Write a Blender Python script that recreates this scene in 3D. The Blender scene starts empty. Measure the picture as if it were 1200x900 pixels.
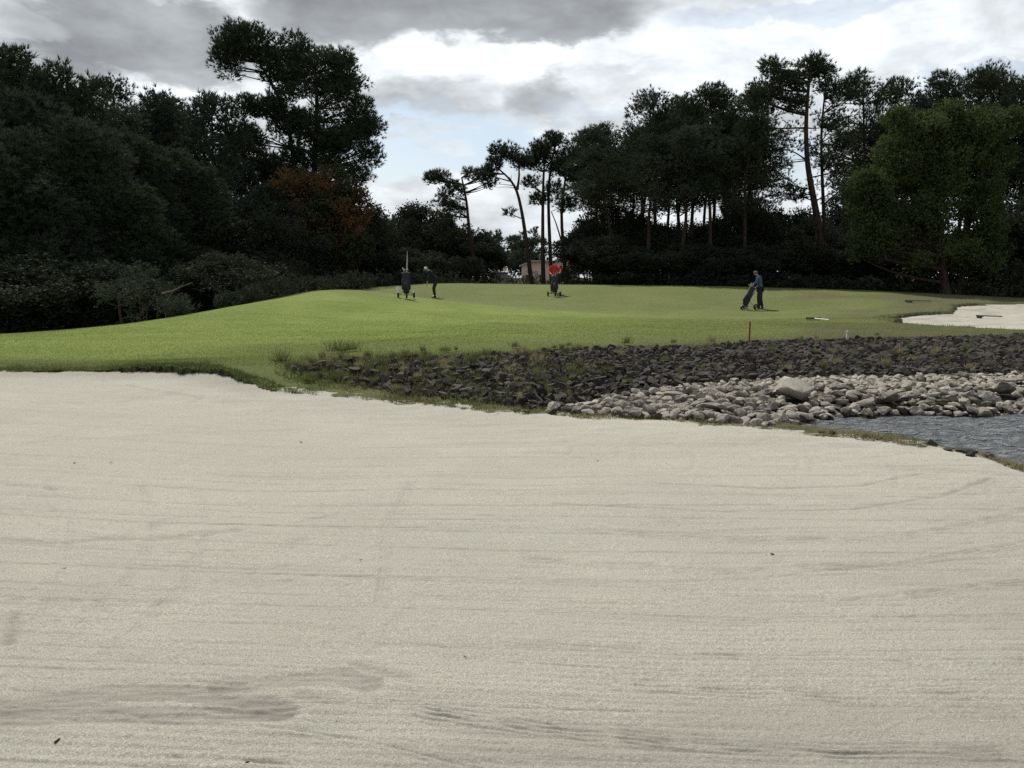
import bpy, bmesh, math, random
import numpy as np
from mathutils import Vector, Matrix, noise as mnoise

scene = bpy.context.scene
COL = scene.collection
R = math.radians
F = 942.0                       # focal length in pixels of the 1200 wide photograph
HOR = 325.0                     # row of the horizon
EYE = 1.7
PITCH = math.atan((450.0 - HOR) / F)
CP, SP = math.cos(PITCH), math.sin(PITCH)

# ------------------------------------------------------------------ helpers
def pdir(px, py):
    r = (px - 600.0) / F; u = -(py - 450.0) / F
    return Vector((r, CP + u * SP, -SP + u * CP))

def P(px, py, Y):
    d = pdir(px, py); s = Y / d.y
    return Vector((d.x * s, Y, EYE + d.z * s))

def PZ(px, py, z):
    d = pdir(px, py); s = (z - EYE) / d.z
    return Vector((d.x * s, d.y * s, z))

def hash2(ix, iy, seed):
    n = (ix.astype(np.int64) * 374761393 + iy.astype(np.int64) * 668265263 + seed * 1442695041) & 0xFFFFFFFF
    n = ((n ^ (n >> 13)) * 1274126177) & 0xFFFFFFFF
    n = n ^ (n >> 16)
    return (n & 0xFFFFFF) / float(0xFFFFFF)

def vnoise(x, y, seed=0):
    ix = np.floor(x); iy = np.floor(y); fx = x - ix; fy = y - iy
    fx = fx * fx * (3 - 2 * fx); fy = fy * fy * (3 - 2 * fy)
    a = hash2(ix, iy, seed); b = hash2(ix + 1, iy, seed)
    c = hash2(ix, iy + 1, seed); d = hash2(ix + 1, iy + 1, seed)
    return (a + (b - a) * fx) * (1 - fy) + (c + (d - c) * fx) * fy - 0.5

def fbm(x, y, seed=0, oct=4, gain=0.5):
    t = np.zeros_like(x); a = 1.0
    for o in range(oct):
        x, y = x * 0.83 - y * 0.557, x * 0.557 + y * 0.83; t += a * vnoise(x, y, seed + o * 17); x = x * 2.03 + 5.1; y = y * 2.03 + 1.7; a *= gain
    return t

def sstep(a, b, x):
    t = np.clip((x - a) / (b - a), 0, 1); return t * t * (3 - 2 * t)

def poly_sd(x, y, poly):
    """signed distance to a closed polygon, negative inside"""
    p = np.array([(q[0], q[1]) for q in poly]); n = len(p)
    d = np.full(x.shape, 1e18); inside = np.zeros(x.shape, bool)
    for i in range(n):
        ax, ay = p[i]; bx, by = p[(i + 1) % n]
        ex, ey = bx - ax, by - ay; L = ex * ex + ey * ey + 1e-12
        t = np.clip(((x - ax) * ex + (y - ay) * ey) / L, 0, 1)
        dd = (x - ax - t * ex) ** 2 + (y - ay - t * ey) ** 2
        d = np.minimum(d, dd)
        c = ((ay > y) != (by > y)) & (x < (bx - ax) * (y - ay) / ((by - ay) if by != ay else 1e-12) + ax)
        inside ^= c
    d = np.sqrt(d)
    return np.where(inside, -d, d)

def line_d(x, y, pts):
    """distance to an open polyline and the side coordinate"""
    d = np.full(x.shape, 1e18)
    for i in range(len(pts) - 1):
        ax, ay = pts[i][0], pts[i][1]; bx, by = pts[i + 1][0], pts[i + 1][1]
        ex, ey = bx - ax, by - ay; L = ex * ex + ey * ey + 1e-12
        t = np.clip(((x - ax) * ex + (y - ay) * ey) / L, 0, 1)
        d = np.minimum(d, (x - ax - t * ex) ** 2 + (y - ay - t * ey) ** 2)
    return np.sqrt(d)

def mesh_np(name, verts, faces, smooth=False, attrs=None, mats=()):
    """verts (N,3), faces (M,k) with fixed k"""
    me = bpy.data.meshes.new(name)
    verts = np.ascontiguousarray(verts, dtype=np.float32); faces = np.ascontiguousarray(faces, dtype=np.int32)
    k = faces.shape[1]; m = faces.shape[0]
    me.vertices.add(len(verts)); me.vertices.foreach_set('co', verts.ravel())
    me.loops.add(m * k); me.loops.foreach_set('vertex_index', faces.ravel())
    me.polygons.add(m); me.polygons.foreach_set('loop_start', np.arange(0, m * k, k, dtype=np.int32))
    me.update(calc_edges=True); me.validate()
    if smooth: me.polygons.foreach_set('use_smooth', np.ones(m, bool))
    for an, av in (attrs or {}).items():
        a = me.attributes.new(an, 'FLOAT', 'POINT'); a.data.foreach_set('value', np.ascontiguousarray(av, dtype=np.float32).ravel())
    for mt in mats: me.materials.append(mt)
    return me

def link(name, data, parent=None, loc=None, mat=None, **props):
    o = bpy.data.objects.new(name, data); COL.objects.link(o)
    if parent is not None: o.parent = parent
    if loc is not None: o.location = loc
    if mat is not None and data is not None: data.materials.append(mat)
    for k, v in props.items(): o[k] = v
    return o

def thing(name, label, cat, loc=(0, 0, 0), rz=0.0, group=None):
    o = bpy.data.objects.new(name, None); COL.objects.link(o); o.location = loc; o.rotation_euler = (0, 0, rz)
    o['label'] = label; o['category'] = cat
    if group: o['group'] = group
    return o

def tag(o, label=None, cat=None, group=None, kind=None):
    for k, v in (('label', label), ('category', cat), ('group', group), ('kind', kind)):
        if v: o[k] = v
    return o

class MB:
    """collects polygons of one mesh"""
    def __init__(s): s.v = []; s.f = []
    def box(s, c, d, rot=None, taper=1.0):
        m = rot or Matrix.Identity(3); b = len(s.v)
        for z in (-1, 1):
            for x, y in ((-1, -1), (1, -1), (1, 1), (-1, 1)):
                k = taper if z > 0 else 1.0
                s.v.append(Vector(c) + m @ Vector((x * d[0] / 2 * k, y * d[1] / 2 * k, z * d[2] / 2)))
        for q in ((3, 2, 1, 0), (4, 5, 6, 7), (0, 1, 5, 4), (1, 2, 6, 5), (2, 3, 7, 6), (3, 0, 4, 7)): s.f.append([b + i for i in q])
        return s
    def tube(s, pts, rad, n=8, cap=True):
        pts = [Vector(p) for p in pts]; L = len(pts); prev = None
        if not isinstance(rad, (list, tuple)): rad = [rad] * L
        b = len(s.v); ref = None
        for i, p in enumerate(pts):
            t = (pts[min(i + 1, L - 1)] - pts[max(i - 1, 0)]).normalized()
            if ref is None: ref = t.orthogonal().normalized()
            ref = (ref - t * ref.dot(t)).normalized(); bn = t.cross(ref)
            for k in range(n):
                a = 2 * math.pi * k / n
                s.v.append(p + (ref * math.cos(a) + bn * math.sin(a)) * rad[i])
        for i in range(L - 1):
            for k in range(n):
                k2 = (k + 1) % n
                s.f.append([b + i * n + k, b + i * n + k2, b + (i + 1) * n + k2, b + (i + 1) * n + k])
        if cap:
            s.f.append([b + k for k in range(n)][::-1]); s.f.append([b + (L - 1) * n + k for k in range(n)])
        return s
    def ring(s, c, axis, r, rt, n=20, m=8):
        axis = Vector(axis).normalized(); u = axis.orthogonal().normalized(); w = axis.cross(u); b = len(s.v); c = Vector(c)
        for i in range(n):
            a = 2 * math.pi * i / n; d = u * math.cos(a) + w * math.sin(a)
            for j in range(m):
                q = 2 * math.pi * j / m
                s.v.append(c + d * (r + rt * math.cos(q)) + axis * rt * 1.3 * math.sin(q))
        for i in range(n):
            for j in range(m):
                s.f.append([b + i * m + j, b + ((i + 1) % n) * m + j, b + ((i + 1) % n) * m + (j + 1) % m, b + i * m + (j + 1) % m])
        return s
    def ball(s, c, r, n=10, m=7):
        c = Vector(c); r = Vector(r) if hasattr(r, '__len__') else Vector((r, r, r)); b = len(s.v)
        for j in range(1, m):
            t = math.pi * j / m
            for i in range(n):
                a = 2 * math.pi * i / n
                s.v.append(c + Vector((r.x * math.sin(t) * math.cos(a), r.y * math.sin(t) * math.sin(a), r.z * math.cos(t))))
        s.v.append(c + Vector((0, 0, r.z))); s.v.append(c - Vector((0, 0, r.z))); T = len(s.v) - 2; Bm = T + 1
        for j in range(m - 2):
            for i in range(n):
                s.f.append([b + j * n + i, b + (j + 1) * n + i, b + (j + 1) * n + (i + 1) % n, b + j * n + (i + 1) % n])
        for i in range(n):
            s.f.append([T, b + i, b + (i + 1) % n]); s.f.append([Bm, b + (m - 2) * n + (i + 1) % n, b + (m - 2) * n + i])
        return s
    def build(s, name, mat, parent=None, smooth=True, loc=None):
        me = bpy.data.meshes.new(name); me.from_pydata([tuple(v) for v in s.v], [], s.f); me.update()
        if smooth:
            for p in me.polygons: p.use_smooth = True
            try: me.set_sharp_from_angle(angle=R(40))
            except Exception: pass
        return link(name, me, parent, loc, mat)

# ------------------------------------------------------------------ materials
class NT:
    def __init__(s, tree): s.t = tree; s.n = tree.nodes; s.l = tree.links
    def node(s, typ, **kw):
        n = s.n.new(typ)
        for k, v in kw.items():
            if k.startswith('i_'):
                key = k[2:]; key = int(key) if key.isdigit() else key
                s.put(n.inputs[key], v)
            else: setattr(n, k, v)
        return n
    def put(s, sock, v):
        if isinstance(v, bpy.types.NodeSocket): s.l.new(v, sock)
        else: sock.default_value = v
    def m(s, op, a, b=None, c=None, clamp=False):
        n = s.n.new('ShaderNodeMath'); n.operation = op; n.use_clamp = clamp
        s.put(n.inputs[0], a)
        if b is not None: s.put(n.inputs[1], b)
        if c is not None: s.put(n.inputs[2], c)
        return n.outputs[0]
    def mix(s, f, a, b):
        n = s.n.new('ShaderNodeMix'); n.data_type = 'RGBA'
        s.put(n.inputs[0], f); s.put(n.inputs[6], a); s.put(n.inputs[7], b)
        return n.outputs[2]
    def noise(s, vec, scale, detail=4, rough=0.55, dist=0.0):
        n = s.n.new('ShaderNodeTexNoise'); s.put(n.inputs['Vector'], vec); n.inputs['Scale'].default_value = scale
        n.inputs['Detail'].default_value = detail; n.inputs['Roughness'].default_value = rough; n.inputs['Distortion'].default_value = dist
        return n.outputs['Fac']
    def ramp(s, f, a, b):
        n = s.n.new('ShaderNodeMapRange'); n.interpolation_type = 'SMOOTHSTEP'; s.put(n.inputs['Value'], f)
        n.inputs['From Min'].default_value = a; n.inputs['From Max'].default_value = b
        return n.outputs[0]
    def attr(s, name):
        n = s.n.new('ShaderNodeAttribute'); n.attribute_name = name; return n.outputs['Fac']

def rgb(r, g, b): return (r, g, b, 1.0)

def new_mat(name, base=(0.5, 0.5, 0.5), rough=0.9, spec=0.2):
    m = bpy.data.materials.new(name); m.use_nodes = True; t = NT(m.node_tree)
    bs = m.node_tree.nodes['Principled BSDF']; bs.inputs['Base Color'].default_value = rgb(*base)
    bs.inputs['Roughness'].default_value = rough; bs.inputs['Specular IOR Level'].default_value = spec
    return m, t, bs

def bump(t, bs, h, strength=0.5, dist=0.02):
    b = t.n.new('ShaderNodeBump'); t.put(b.inputs['Height'], h); b.inputs['Strength'].default_value = strength; b.inputs['Distance'].default_value = dist
    t.l.new(b.outputs[0], bs.inputs['Normal']); return b

def plain(name, base, rough=0.7, spec=0.3, var=0.25, scale=8.0):
    m, t, bs = new_mat(name, base, rough, spec)
    tc = t.n.new('ShaderNodeTexCoord').outputs['Object']
    f = t.noise(tc, scale, 4)
    c = t.mix(f, rgb(*[c * (1 - var) for c in base]), rgb(*[min(1, c * (1 + var)) for c in base]))
    t.l.new(c, bs.inputs['Base Color']); return m

def mat_ground():
    m, t, bs = new_mat('turf', rough=0.95, spec=0.1)
    pos = t.n.new('ShaderNodeNewGeometry').outputs['Position']
    n1 = t.noise(pos, 0.35, 5); n2 = t.noise(pos, 3.0, 5, 0.6); n3 = t.noise(pos, 28.0, 4, 0.7); n4 = t.noise(pos, 120.0, 2, 0.7)
    lawn = t.mix(t.ramp(n1, 0.35, 0.68), rgb(0.145, 0.195, 0.040), rgb(0.195, 0.24, 0.058))
    lawn = t.mix(t.m('MULTIPLY', t.ramp(n2, 0.5, 0.75), 0.35), lawn, rgb(0.20, 0.22, 0.085))
    st = t.node('ShaderNodeMapping'); t.l.new(pos, st.inputs['Vector']); st.inputs['Scale'].default_value = (0.35, 1.0, 1.0)
    n5 = t.noise(st.outputs[0], 1.6, 6, 0.65)
    lawn = t.mix(t.m('MULTIPLY', t.ramp(n5, 0.50, 0.68), 0.45), lawn, rgb(0.085, 0.125, 0.035))
    lawn = t.mix(t.m('MULTIPLY', t.ramp(n3, 0.45, 0.8), 0.5), lawn, rgb(0.07, 0.125, 0.03))
    rough_ = t.mix(t.ramp(n3, 0.35, 0.7), rgb(0.070, 0.095, 0.026), rgb(0.145, 0.16, 0.055))
    dry = t.mix(t.ramp(n2, 0.35, 0.65), rgb(0.085, 0.098, 0.044), rgb(0.125, 0.112, 0.065))
    dry = t.mix(t.m('MULTIPLY', t.ramp(n3, 0.4, 0.7), 0.6), dry, rgb(0.06, 0.055, 0.035))
    soil = t.mix(t.ramp(n3, 0.3, 0.7), rgb(0.016, 0.015, 0.012), rgb(0.05, 0.045, 0.034))
    litter = t.mix(t.ramp(n3, 0.3, 0.7), rgb(0.03, 0.026, 0.018), rgb(0.07, 0.06, 0.035))
    sandc = t.mix(n3, rgb(0.30, 0.27, 0.21), rgb(0.42, 0.38, 0.31))
    c = t.mix(t.m('MULTIPLY', t.attr('rough'), 1.0, clamp=True), lawn, rough_)
    c = t.mix(t.attr('dry'), c, dry)
    e = t.m('ADD', t.attr('soil'), t.m('MULTIPLY', t.m('SUBTRACT', n2, 0.5), 0.8)); c = t.mix(t.ramp(e, 0.4, 0.6), c, soil)
    c = t.mix(t.attr('litter'), c, litter)
    e = t.m('ADD', t.attr('sandy'), t.m('MULTIPLY', t.m('SUBTRACT', t.noise(pos, 7.0, 6, 0.75), 0.5), 1.3)); c = t.mix(t.ramp(e, 0.45, 0.6), c, sandc)
    t.l.new(c, bs.inputs['Base Color'])
    h = t.m('ADD', t.m('MULTIPLY', n3, 0.6), t.m('MULTIPLY', n4, 0.5)); bump(t, bs, h, 0.9, 0.04)
    return m

def mat_sand():
    m, t, bs = new_mat('bunker_sand', rough=1.0, spec=0.0)
    pos = t.n.new('ShaderNodeNewGeometry').outputs['Position']
    mp = t.node('ShaderNodeMapping'); t.l.new(pos, mp.inputs['Vector']); mp.inputs['Scale'].default_value = (0.25, 1.0, 1.0)
    big = t.noise(pos, 0.6, 5, 0.6); mid = t.noise(mp.outputs[0], 5.0, 5, 0.6); fine = t.noise(pos, 90.0, 3, 0.75); grain = t.noise(pos, 420.0, 2, 0.8)
    c = t.mix(t.ramp(big, 0.3, 0.7), rgb(0.345, 0.340, 0.292), rgb(0.395, 0.389, 0.335))
    c = t.mix(t.m('MULTIPLY', t.ramp(mid, 0.45, 0.7), 0.25), c, rgb(0.35, 0.325, 0.265))
    c = t.mix(t.m('MULTIPLY', t.ramp(fine, 0.5, 0.75), 0.5), c, rgb(0.27, 0.25, 0.205))
    c = t.mix(t.m('MULTIPLY', t.ramp(grain, 0.58, 0.75), 0.35), c, rgb(0.70, 0.66, 0.56))
    g1 = t.noise(pos, 150.0, 1, 0.5); g2 = t.noise(pos, 55.0, 2, 0.6)
    c = t.mix(t.m('MULTIPLY', t.ramp(g1, 0.50, 0.62), 0.75), c, rgb(0.235, 0.22, 0.185))
    c = t.mix(t.m('MULTIPLY', t.ramp(g1, 0.42, 0.34), 0.6), c, rgb(0.56, 0.54, 0.48))
    c = t.mix(t.m('MULTIPLY', t.ramp(g2, 0.54, 0.68), 0.35), c, rgb(0.25, 0.235, 0.20))
    c = t.mix(t.attr('damp_shade'), c, rgb(0.20, 0.19, 0.165))  # disturbed damp sand, plus shading painted near the camera and below the lip
    vo = t.node('ShaderNodeTexVoronoi', i_Scale=26.0); t.l.new(pos, vo.inputs['Vector'])
    sp = t.m('MULTIPLY', t.m('LESS_THAN', vo.outputs['Distance'], 0.09), t.m('GREATER_THAN', t.noise(pos, 9.0, 2), 0.58))
    c = t.mix(t.m('MULTIPLY', sp, 0.7), c, rgb(0.11, 0.09, 0.07))
    t.l.new(c, bs.inputs['Base Color'])
    h = t.m('ADD', t.m('MULTIPLY', fine, 0.8), t.m('MULTIPLY', grain, 0.35)); h = t.m('ADD', h, t.m('MULTIPLY', mid, 0.6))
    bump(t, bs, h, 0.7, 0.009)
    return m

def mat_water():
    m, t, bs = new_mat('pond_water', (0.14, 0.152, 0.158), 0.10, 0.5)
    bs.inputs['IOR'].default_value = 1.33
    pos = t.n.new('ShaderNodeNewGeometry').outputs['Position']
    mp = t.node('ShaderNodeMapping'); t.l.new(pos, mp.inputs['Vector']); mp.inputs['Scale'].default_value = (0.55, 1.3, 1.0); mp.inputs['Rotation'].default_value = (0, 0, 0.15)
    a = t.noise(mp.outputs[0], 5.0, 3, 0.6, 0.6); b = t.noise(mp.outputs[0], 16.0, 3, 0.6, 0.4)
    bump(t, bs, t.m('ADD', a, t.m('MULTIPLY', b, 0.35)), 1.0, 0.24)
    return m

def mat_rock(name, dark, light, scale=6.0, moss=None):
    m, t, bs = new_mat(name, rough=0.9, spec=0.2)
    tc = t.n.new('ShaderNodeTexCoord').outputs['Object']; oi = t.n.new('ShaderNodeObjectInfo').outputs['Random']
    a = t.noise(tc, scale, 5, 0.65); b = t.noise(tc, scale * 7, 4, 0.7)
    isl = t.n.new('ShaderNodeNewGeometry').outputs['Random Per Island']
    k = t.m('ADD', t.m('MULTIPLY', oi, 0.45), t.m('MULTIPLY', isl, 0.25))
    f = t.m('ADD', t.m('MULTIPLY', a, 0.6), k, clamp=True)
    c = t.mix(t.ramp(f, 0.2, 1.0), rgb(*dark), rgb(*light))
    c = t.mix(t.m('MULTIPLY', t.ramp(b, 0.5, 0.72), 0.45), c, rgb(*[x * 0.45 for x in dark]))
    if moss: c = t.mix(t.m('MULTIPLY', t.ramp(t.noise(tc, scale * 1.7, 4), 0.55, 0.7), 0.6), c, rgb(*moss))
    t.l.new(c, bs.inputs['Base Color']); bump(t, bs, t.m('ADD', a, t.m('MULTIPLY', b, 0.4)), 0.7, 0.02)
    return m

def mat_leaf(name, dark, light, trans=0.25, spec=0.04, alt=None):
    m = bpy.data.materials.new(name); m.use_nodes = True; t = NT(m.node_tree); bs = t.n['Principled BSDF']
    bs.inputs['Roughness'].default_value = 0.85; bs.inputs['Specular IOR Level'].default_value = spec
    f = t.attr('tint'); oi = t.n.new('ShaderNodeObjectInfo').outputs['Random']
    k = t.m('ADD', t.m('MULTIPLY', f, 0.75), t.m('MULTIPLY', oi, 0.25))
    c = t.mix(k, rgb(*dark), rgb(*light))
    if alt:
        pos = t.n.new('ShaderNodeTexCoord').outputs['Object']
        c = t.mix(t.ramp(t.noise(pos, 0.45, 3), 0.46, 0.58), c, rgb(*alt))
    t.l.new(c, bs.inputs['Base Color'])
    tr = t.n.new('ShaderNodeBsdfTranslucent'); t.l.new(c, tr.inputs['Color'])
    mx = t.n.new('ShaderNodeMixShader'); mx.inputs[0].default_value = trans
    t.l.new(bs.outputs[0], mx.inputs[1]); t.l.new(tr.outputs[0], mx.inputs[2])
    t.l.new(mx.outputs[0], t.n['Material Output'].inputs['Surface'])
    return m

def mat_bark(name, a, b):
    m, t, bs = new_mat(name, rough=0.95, spec=0.1)
    tc = t.n.new('ShaderNodeTexCoord').outputs['Object']
    mp = t.node('ShaderNodeMapping'); t.l.new(tc, mp.inputs['Vector']); mp.inputs['Scale'].default_value = (1, 1, 0.3)
    f = t.noise(mp.outputs[0], 9.0, 5, 0.7)
    t.l.new(t.mix(t.ramp(f, 0.35, 0.65), rgb(*a), rgb(*b)), bs.inputs['Base Color']); bump(t, bs, f, 0.8, 0.06)
    return m

M = {}
M['ground'] = mat_ground(); M['sand'] = mat_sand(); M['water'] = mat_water()
M['pale_rock'] = mat_rock('pale_stone', (0.065, 0.056, 0.045), (0.36, 0.33, 0.28), 5.0)
M['dark_rock'] = mat_rock('dark_stone', (0.012, 0.011, 0.010), (0.085, 0.074, 0.063), 7.0)
M['needle'] = mat_leaf('pine_needles', (0.034, 0.048, 0.030), (0.072, 0.092, 0.050), 0.15)
M['needle_b'] = mat_leaf('pine_needles_greyer', (0.036, 0.050, 0.036), (0.076, 0.092, 0.060), 0.15)
M['leaf_dark'] = mat_leaf('dark_leaves', (0.028, 0.037, 0.026), (0.052, 0.062, 0.038), 0.15)
M['leaf_orange'] = mat_leaf('autumn_leaves', (0.032, 0.044, 0.022), (0.07, 0.08, 0.035), 0.18, alt=(0.165, 0.092, 0.045))
M['leaf_lime'] = mat_leaf('yellow_green_leaves', (0.026, 0.042, 0.018), (0.098, 0.128, 0.045), 0.28)
M['leaf_grey'] = mat_leaf('grey_green_leaves', (0.036, 0.047, 0.032), (0.072, 0.085, 0.055), 0.15)
M['grass'] = mat_leaf('grass_blades', (0.11, 0.15, 0.03), (0.21, 0.25, 0.06), 0.3)
M['weed'] = mat_leaf('weed_blades', (0.055, 0.085, 0.025), (0.17, 0.18, 0.075), 0.35)
M['straw'] = mat_leaf('dry_grass_blades', (0.20, 0.17, 0.09), (0.36, 0.32, 0.19), 0.3)
M['straw_dark'] = mat_leaf('dead_grass_blades', (0.05, 0.042, 0.025), (0.14, 0.12, 0.07), 0.2)
M['bark'] = mat_bark('pine_bark', (0.03, 0.022, 0.017), (0.085, 0.06, 0.045))
M['bark_pale'] = mat_bark('dead_wood', (0.10, 0.09, 0.07), (0.17, 0.15, 0.12))
# ------------------------------------------------------------------ terrain
CTRL = [  # pixel column, row, distance -> a point on the land
 (0,437,13.2),(0,415,16),(0,396,20),(-250,437,13.5),(-250,400,20),(200,377,25),(200,410,16.5),(300,356,30),(350,346,37),(395,341,42),(440,336.5,46.5),(520,332,50),
 (700,334,50),(850,336,48),(1000,340,46),(1100,345,44),(1200,350,42),(1450,356,40),
 (890,363,37),(650,347,43),(480,349,42),(650,380,25),(400,400,17.5),(400,370,28),(1050,386,20),(1190,385,20.5),(1400,383,21),
 (1190,358,37),(1000,370,31),(1190,390,18.8),(1400,388,18.8),(700,405,15.5),(500,410,14.5),(400,418,14),(330,428,13),(890,397,17.5),
 (300,457,11.5),(500,475,10.5),(700,488,9.7),(900,500,8.9),(1190,541,7.25),(850,442,12.9),(1190,438,13.1),(1400,436,13.1),(700,458,11.9),(150,425,14.5),
]
FLAT = [(-7,2,0),(0,2,0),(7,2,0),(-12,-4,0.05),(0,-5,0),(14,-4,0.05),(-5,6,0),(0,6,0),(4,5.5,0),(9,2,0.1),(-14,7,0.05),(-4,9,0.02),
 (-20,34,-1.3),(-28,36,-1.3),(-13,40,-0.9),(-9,58,0.2),(-35,55,-1.2),(0,62,0.4),(14,62,0.3),(26,58,0.0),(40,52,-0.2),(-45,30,-1.2),(-30,20,0.1),(-20,12,0.2),
 (0,80,-0.6),(30,85,-0.8),(60,75,-0.6),(-40,90,-1.0),(0,112,0.1),(8,112,0.1),(60,120,-0.5),(-60,120,-0.8),(0,150,0.0),(60,40,0),(50,20,0.2),(-60,-5,0),(60,-5,0)]
cp = [P(*c) for c in CTRL] + [Vector(f) for f in FLAT]
def uv_(x, y): s = y + 16.0; return x / s * 2.2, np.log(s) * 2.0
_c = np.array([[p.x, p.y, p.z] for p in cp]); _cu, _cv = uv_(_c[:, 0], _c[:, 1]); _n = len(_c)
def _k(r2): return 0.5 * r2 * np.log(r2 + 1e-9)
_A = np.zeros((_n + 3, _n + 3)); _A[:_n, :_n] = _k((_cu[:, None] - _cu[None]) ** 2 + (_cv[:, None] - _cv[None]) ** 2) + np.eye(_n) * 1e-5
_A[:_n, _n] = 1; _A[:_n, _n + 1] = _cu; _A[:_n, _n + 2] = _cv; _A[_n:, :_n] = _A[:_n, _n:].T
_w = np.linalg.solve(_A, np.concatenate([_c[:, 2], [0, 0, 0]]))
def H0(x, y):
    x = np.asarray(x, float); y = np.asarray(y, float); sh = x.shape; x = x.ravel(); y = y.ravel()
    yy = np.clip(y, -10, 150); xx = np.clip(x, -70, 70)
    u, v = uv_(xx, yy); o = np.zeros_like(u)
    for i in range(0, len(u), 60000):
        a = u[i:i + 60000]; b = v[i:i + 60000]
        o[i:i + 60000] = _k((a[:, None] - _cu) ** 2 + (b[:, None] - _cv) ** 2) @ _w[:_n] + _w[_n] + _w[_n + 1] * a + _w[_n + 2] * b
    far = sstep(110, 260, np.hypot(x, y)); o = o * (1 - far) + (-0.8) * far
    return o.reshape(sh)

WL = -0.11
POND = [PZ(px, py, WL) for px, py in [(925,500),(960,506),(1000,510),(1080,519),(1130,528),(1172,541),(1230,560),(1400,608)]] + [Vector((16, 5, 0)), Vector((18, 9.5, 0))] + \
       [PZ(px, py, WL) for px, py in [(1400,485),(1200,486.5),(1100,488),(1000,490),(950,494)]]
BUNKER = [PZ(px, py, z) for px, py, z in [(-300,437,.12),(-100,438,.11),(0,440,.11),(100,441,.11),(190,444,.1),(250,448,.1),(300,456,.09),(360,463,.07),(430,470,.04),(500,475,.03),(560,479,.03),(620,485,.02),
          (700,490,.02),(780,494,.03),(860,499,.04),(920,505,.04),(960,511,.03),(1040,518,.03),(1100,527,.02),(1150,537,.02),(1190,547,.02),(1260,566,.02),(1400,610,.02)]] + \
          [Vector((9, 3, 0)), Vector((11, -6, 0)), Vector((-15, -6, 0)), Vector((-17, 8, 0))]
def H1(x, y):
    h = H0(x, y); sd = poly_sd(x, y, POND) + 0.15 * fbm(x * 1.3, y * 1.3, 5, 3)
    return np.minimum(h, WL + np.clip(sd * 0.26, -0.55, 9) + np.where(sd > 0.9, (sd - 0.9) * 0.5, 0))
def hz(x, y): return float(H1(np.array([x]), np.array([y]))[0])
def on_ground(px, py, lo=5.0, hi=140.0):
    d = pdir(px, py); d = d / d.y; t = np.geomspace(lo, hi, 700)
    g = H1(d.x * t, t); z = EYE + d.z * t; k = np.where(z < g)[0]
    k = k[0] if len(k) else len(t) - 1
    return Vector((d.x * t[k], t[k], g[k]))

FARB = [on_ground(px, py) for px, py in [(1045,375.5),(1060,372),(1085,369),(1118,368),(1119,360),(1160,357.5),(1215,356),(1320,356),(1330,388),(1195,386.5),(1150,384.5),(1100,381.5),(1060,379)]]
PALE = [on_ground(px, py) for px, py in [(640,484),(690,474),(720,467),(780,456),(860,448),(950,443),(1050,443),(1200,440),(1400,437),(1400,485),(1200,486),(1080,487),(1000,488),(940,494),(900,500),(860,497),(800,493),(700,488)]]
DARK = [on_ground(px, py) for px, py in [(335,436),(380,426),(430,420),(520,420),(600,416),(700,410),(800,408),(900,402),(1000,399),(1100,398),(1200,394.5),(1400,392),(1400,439),(1200,441),(950,444),(860,449),(780,457),(720,468),(690,475),(620,480),(560,472),(480,464),(400,450)]]

def lip(x, y, sd):
    px = 600 + F * x / np.maximum(y, 1)                 # how far along the rim
    a = (0.05 + 0.085 * np.exp(-((px - 205) / 90) ** 2) + 0.06 * vnoise(x * 1.4, y * 1.4, 201)) * (1 - sstep(250, 350, px)) + 0.003
    return a

def shape_ground(x, y):
    h = H1(x, y)
    rgt = sstep(340, 430, 600 + F * x / np.maximum(y, 1))
    jag = (0.14 + 0.12 * rgt) * fbm(x * 2.5, y * 2.5, 31, 4) + (0.08 + .06 * rgt) * fbm(x * 12, y * 12, 32, 2)
    sb = poly_sd(x, y, BUNKER) + jag
    sf = poly_sd(x, y, FARB) + 0.8 * jag + 0.25 * fbm(x * 0.8, y * 0.8, 8, 3) - .1
    land = h + 0.02 * fbm(x * 0.8, y * 0.8, 3, 4) + lip(x, y, sb) * (1 - sstep(0.0, 2.2, sb))
    land += 0.035 * (1 - .75 * rgt) * (1 - sstep(0.05, 0.8, sb)) * fbm(x * 5, y * 5, 77, 3)
    g = np.where(sb < 0, h - 0.35 * sstep(0, 0.05, -sb), land)
    g = np.where(sf < 0, h - 0.28 * sstep(0, 0.10, -sf) , g + (0.02 + 0.08 * (y > 24)) * (1 - sstep(0, 1.0, sf)) * (sb > 0))
    return g, sb, sf

def grid_faces(nr, nc):
    i = np.arange(nr * nc).reshape(nr, nc)
    return np.stack([i[:-1, :-1], i[:-1, 1:], i[1:, 1:], i[1:, :-1]], -1).reshape(-1, 4)

ys = np.concatenate([np.linspace(-8, 6.5, 24, endpoint=False), np.linspace(6.5, 15, 260, endpoint=False), np.geomspace(15, 60, 300, endpoint=False), np.geomspace(60, 3500, 60)])
tx = np.concatenate([np.linspace(-2.2, -0.75, 30, endpoint=False), np.linspace(-0.75, 0.75, 560, endpoint=False), np.linspace(0.75, 2.2, 31)])
T, Y = np.meshgrid(tx * 0.62, ys); X = T * np.maximum(Y + 9.0, 12.0)
Z, sb, sf = shape_ground(X, Y)
sp = poly_sd(X, Y, PALE); sdk = poly_sd(X, Y, DARK); spond = poly_sd(X, Y, POND)
PXg = 600 + F * X / np.maximum(Y, 1)
near = np.exp(-np.clip(sb, 0, 9) / 0.5)
wob = fbm(X * 0.25, Y * 0.25, 61, 3)
edge_band = (1 - sstep(0.9, 2.6, sb + 0.8 * wob))                               # unmown collar round the bunker
roughA = np.clip(edge_band + (1 - sstep(0.2, 1.8, sdk + 0.8 * wob)) , 0, 1)
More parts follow.
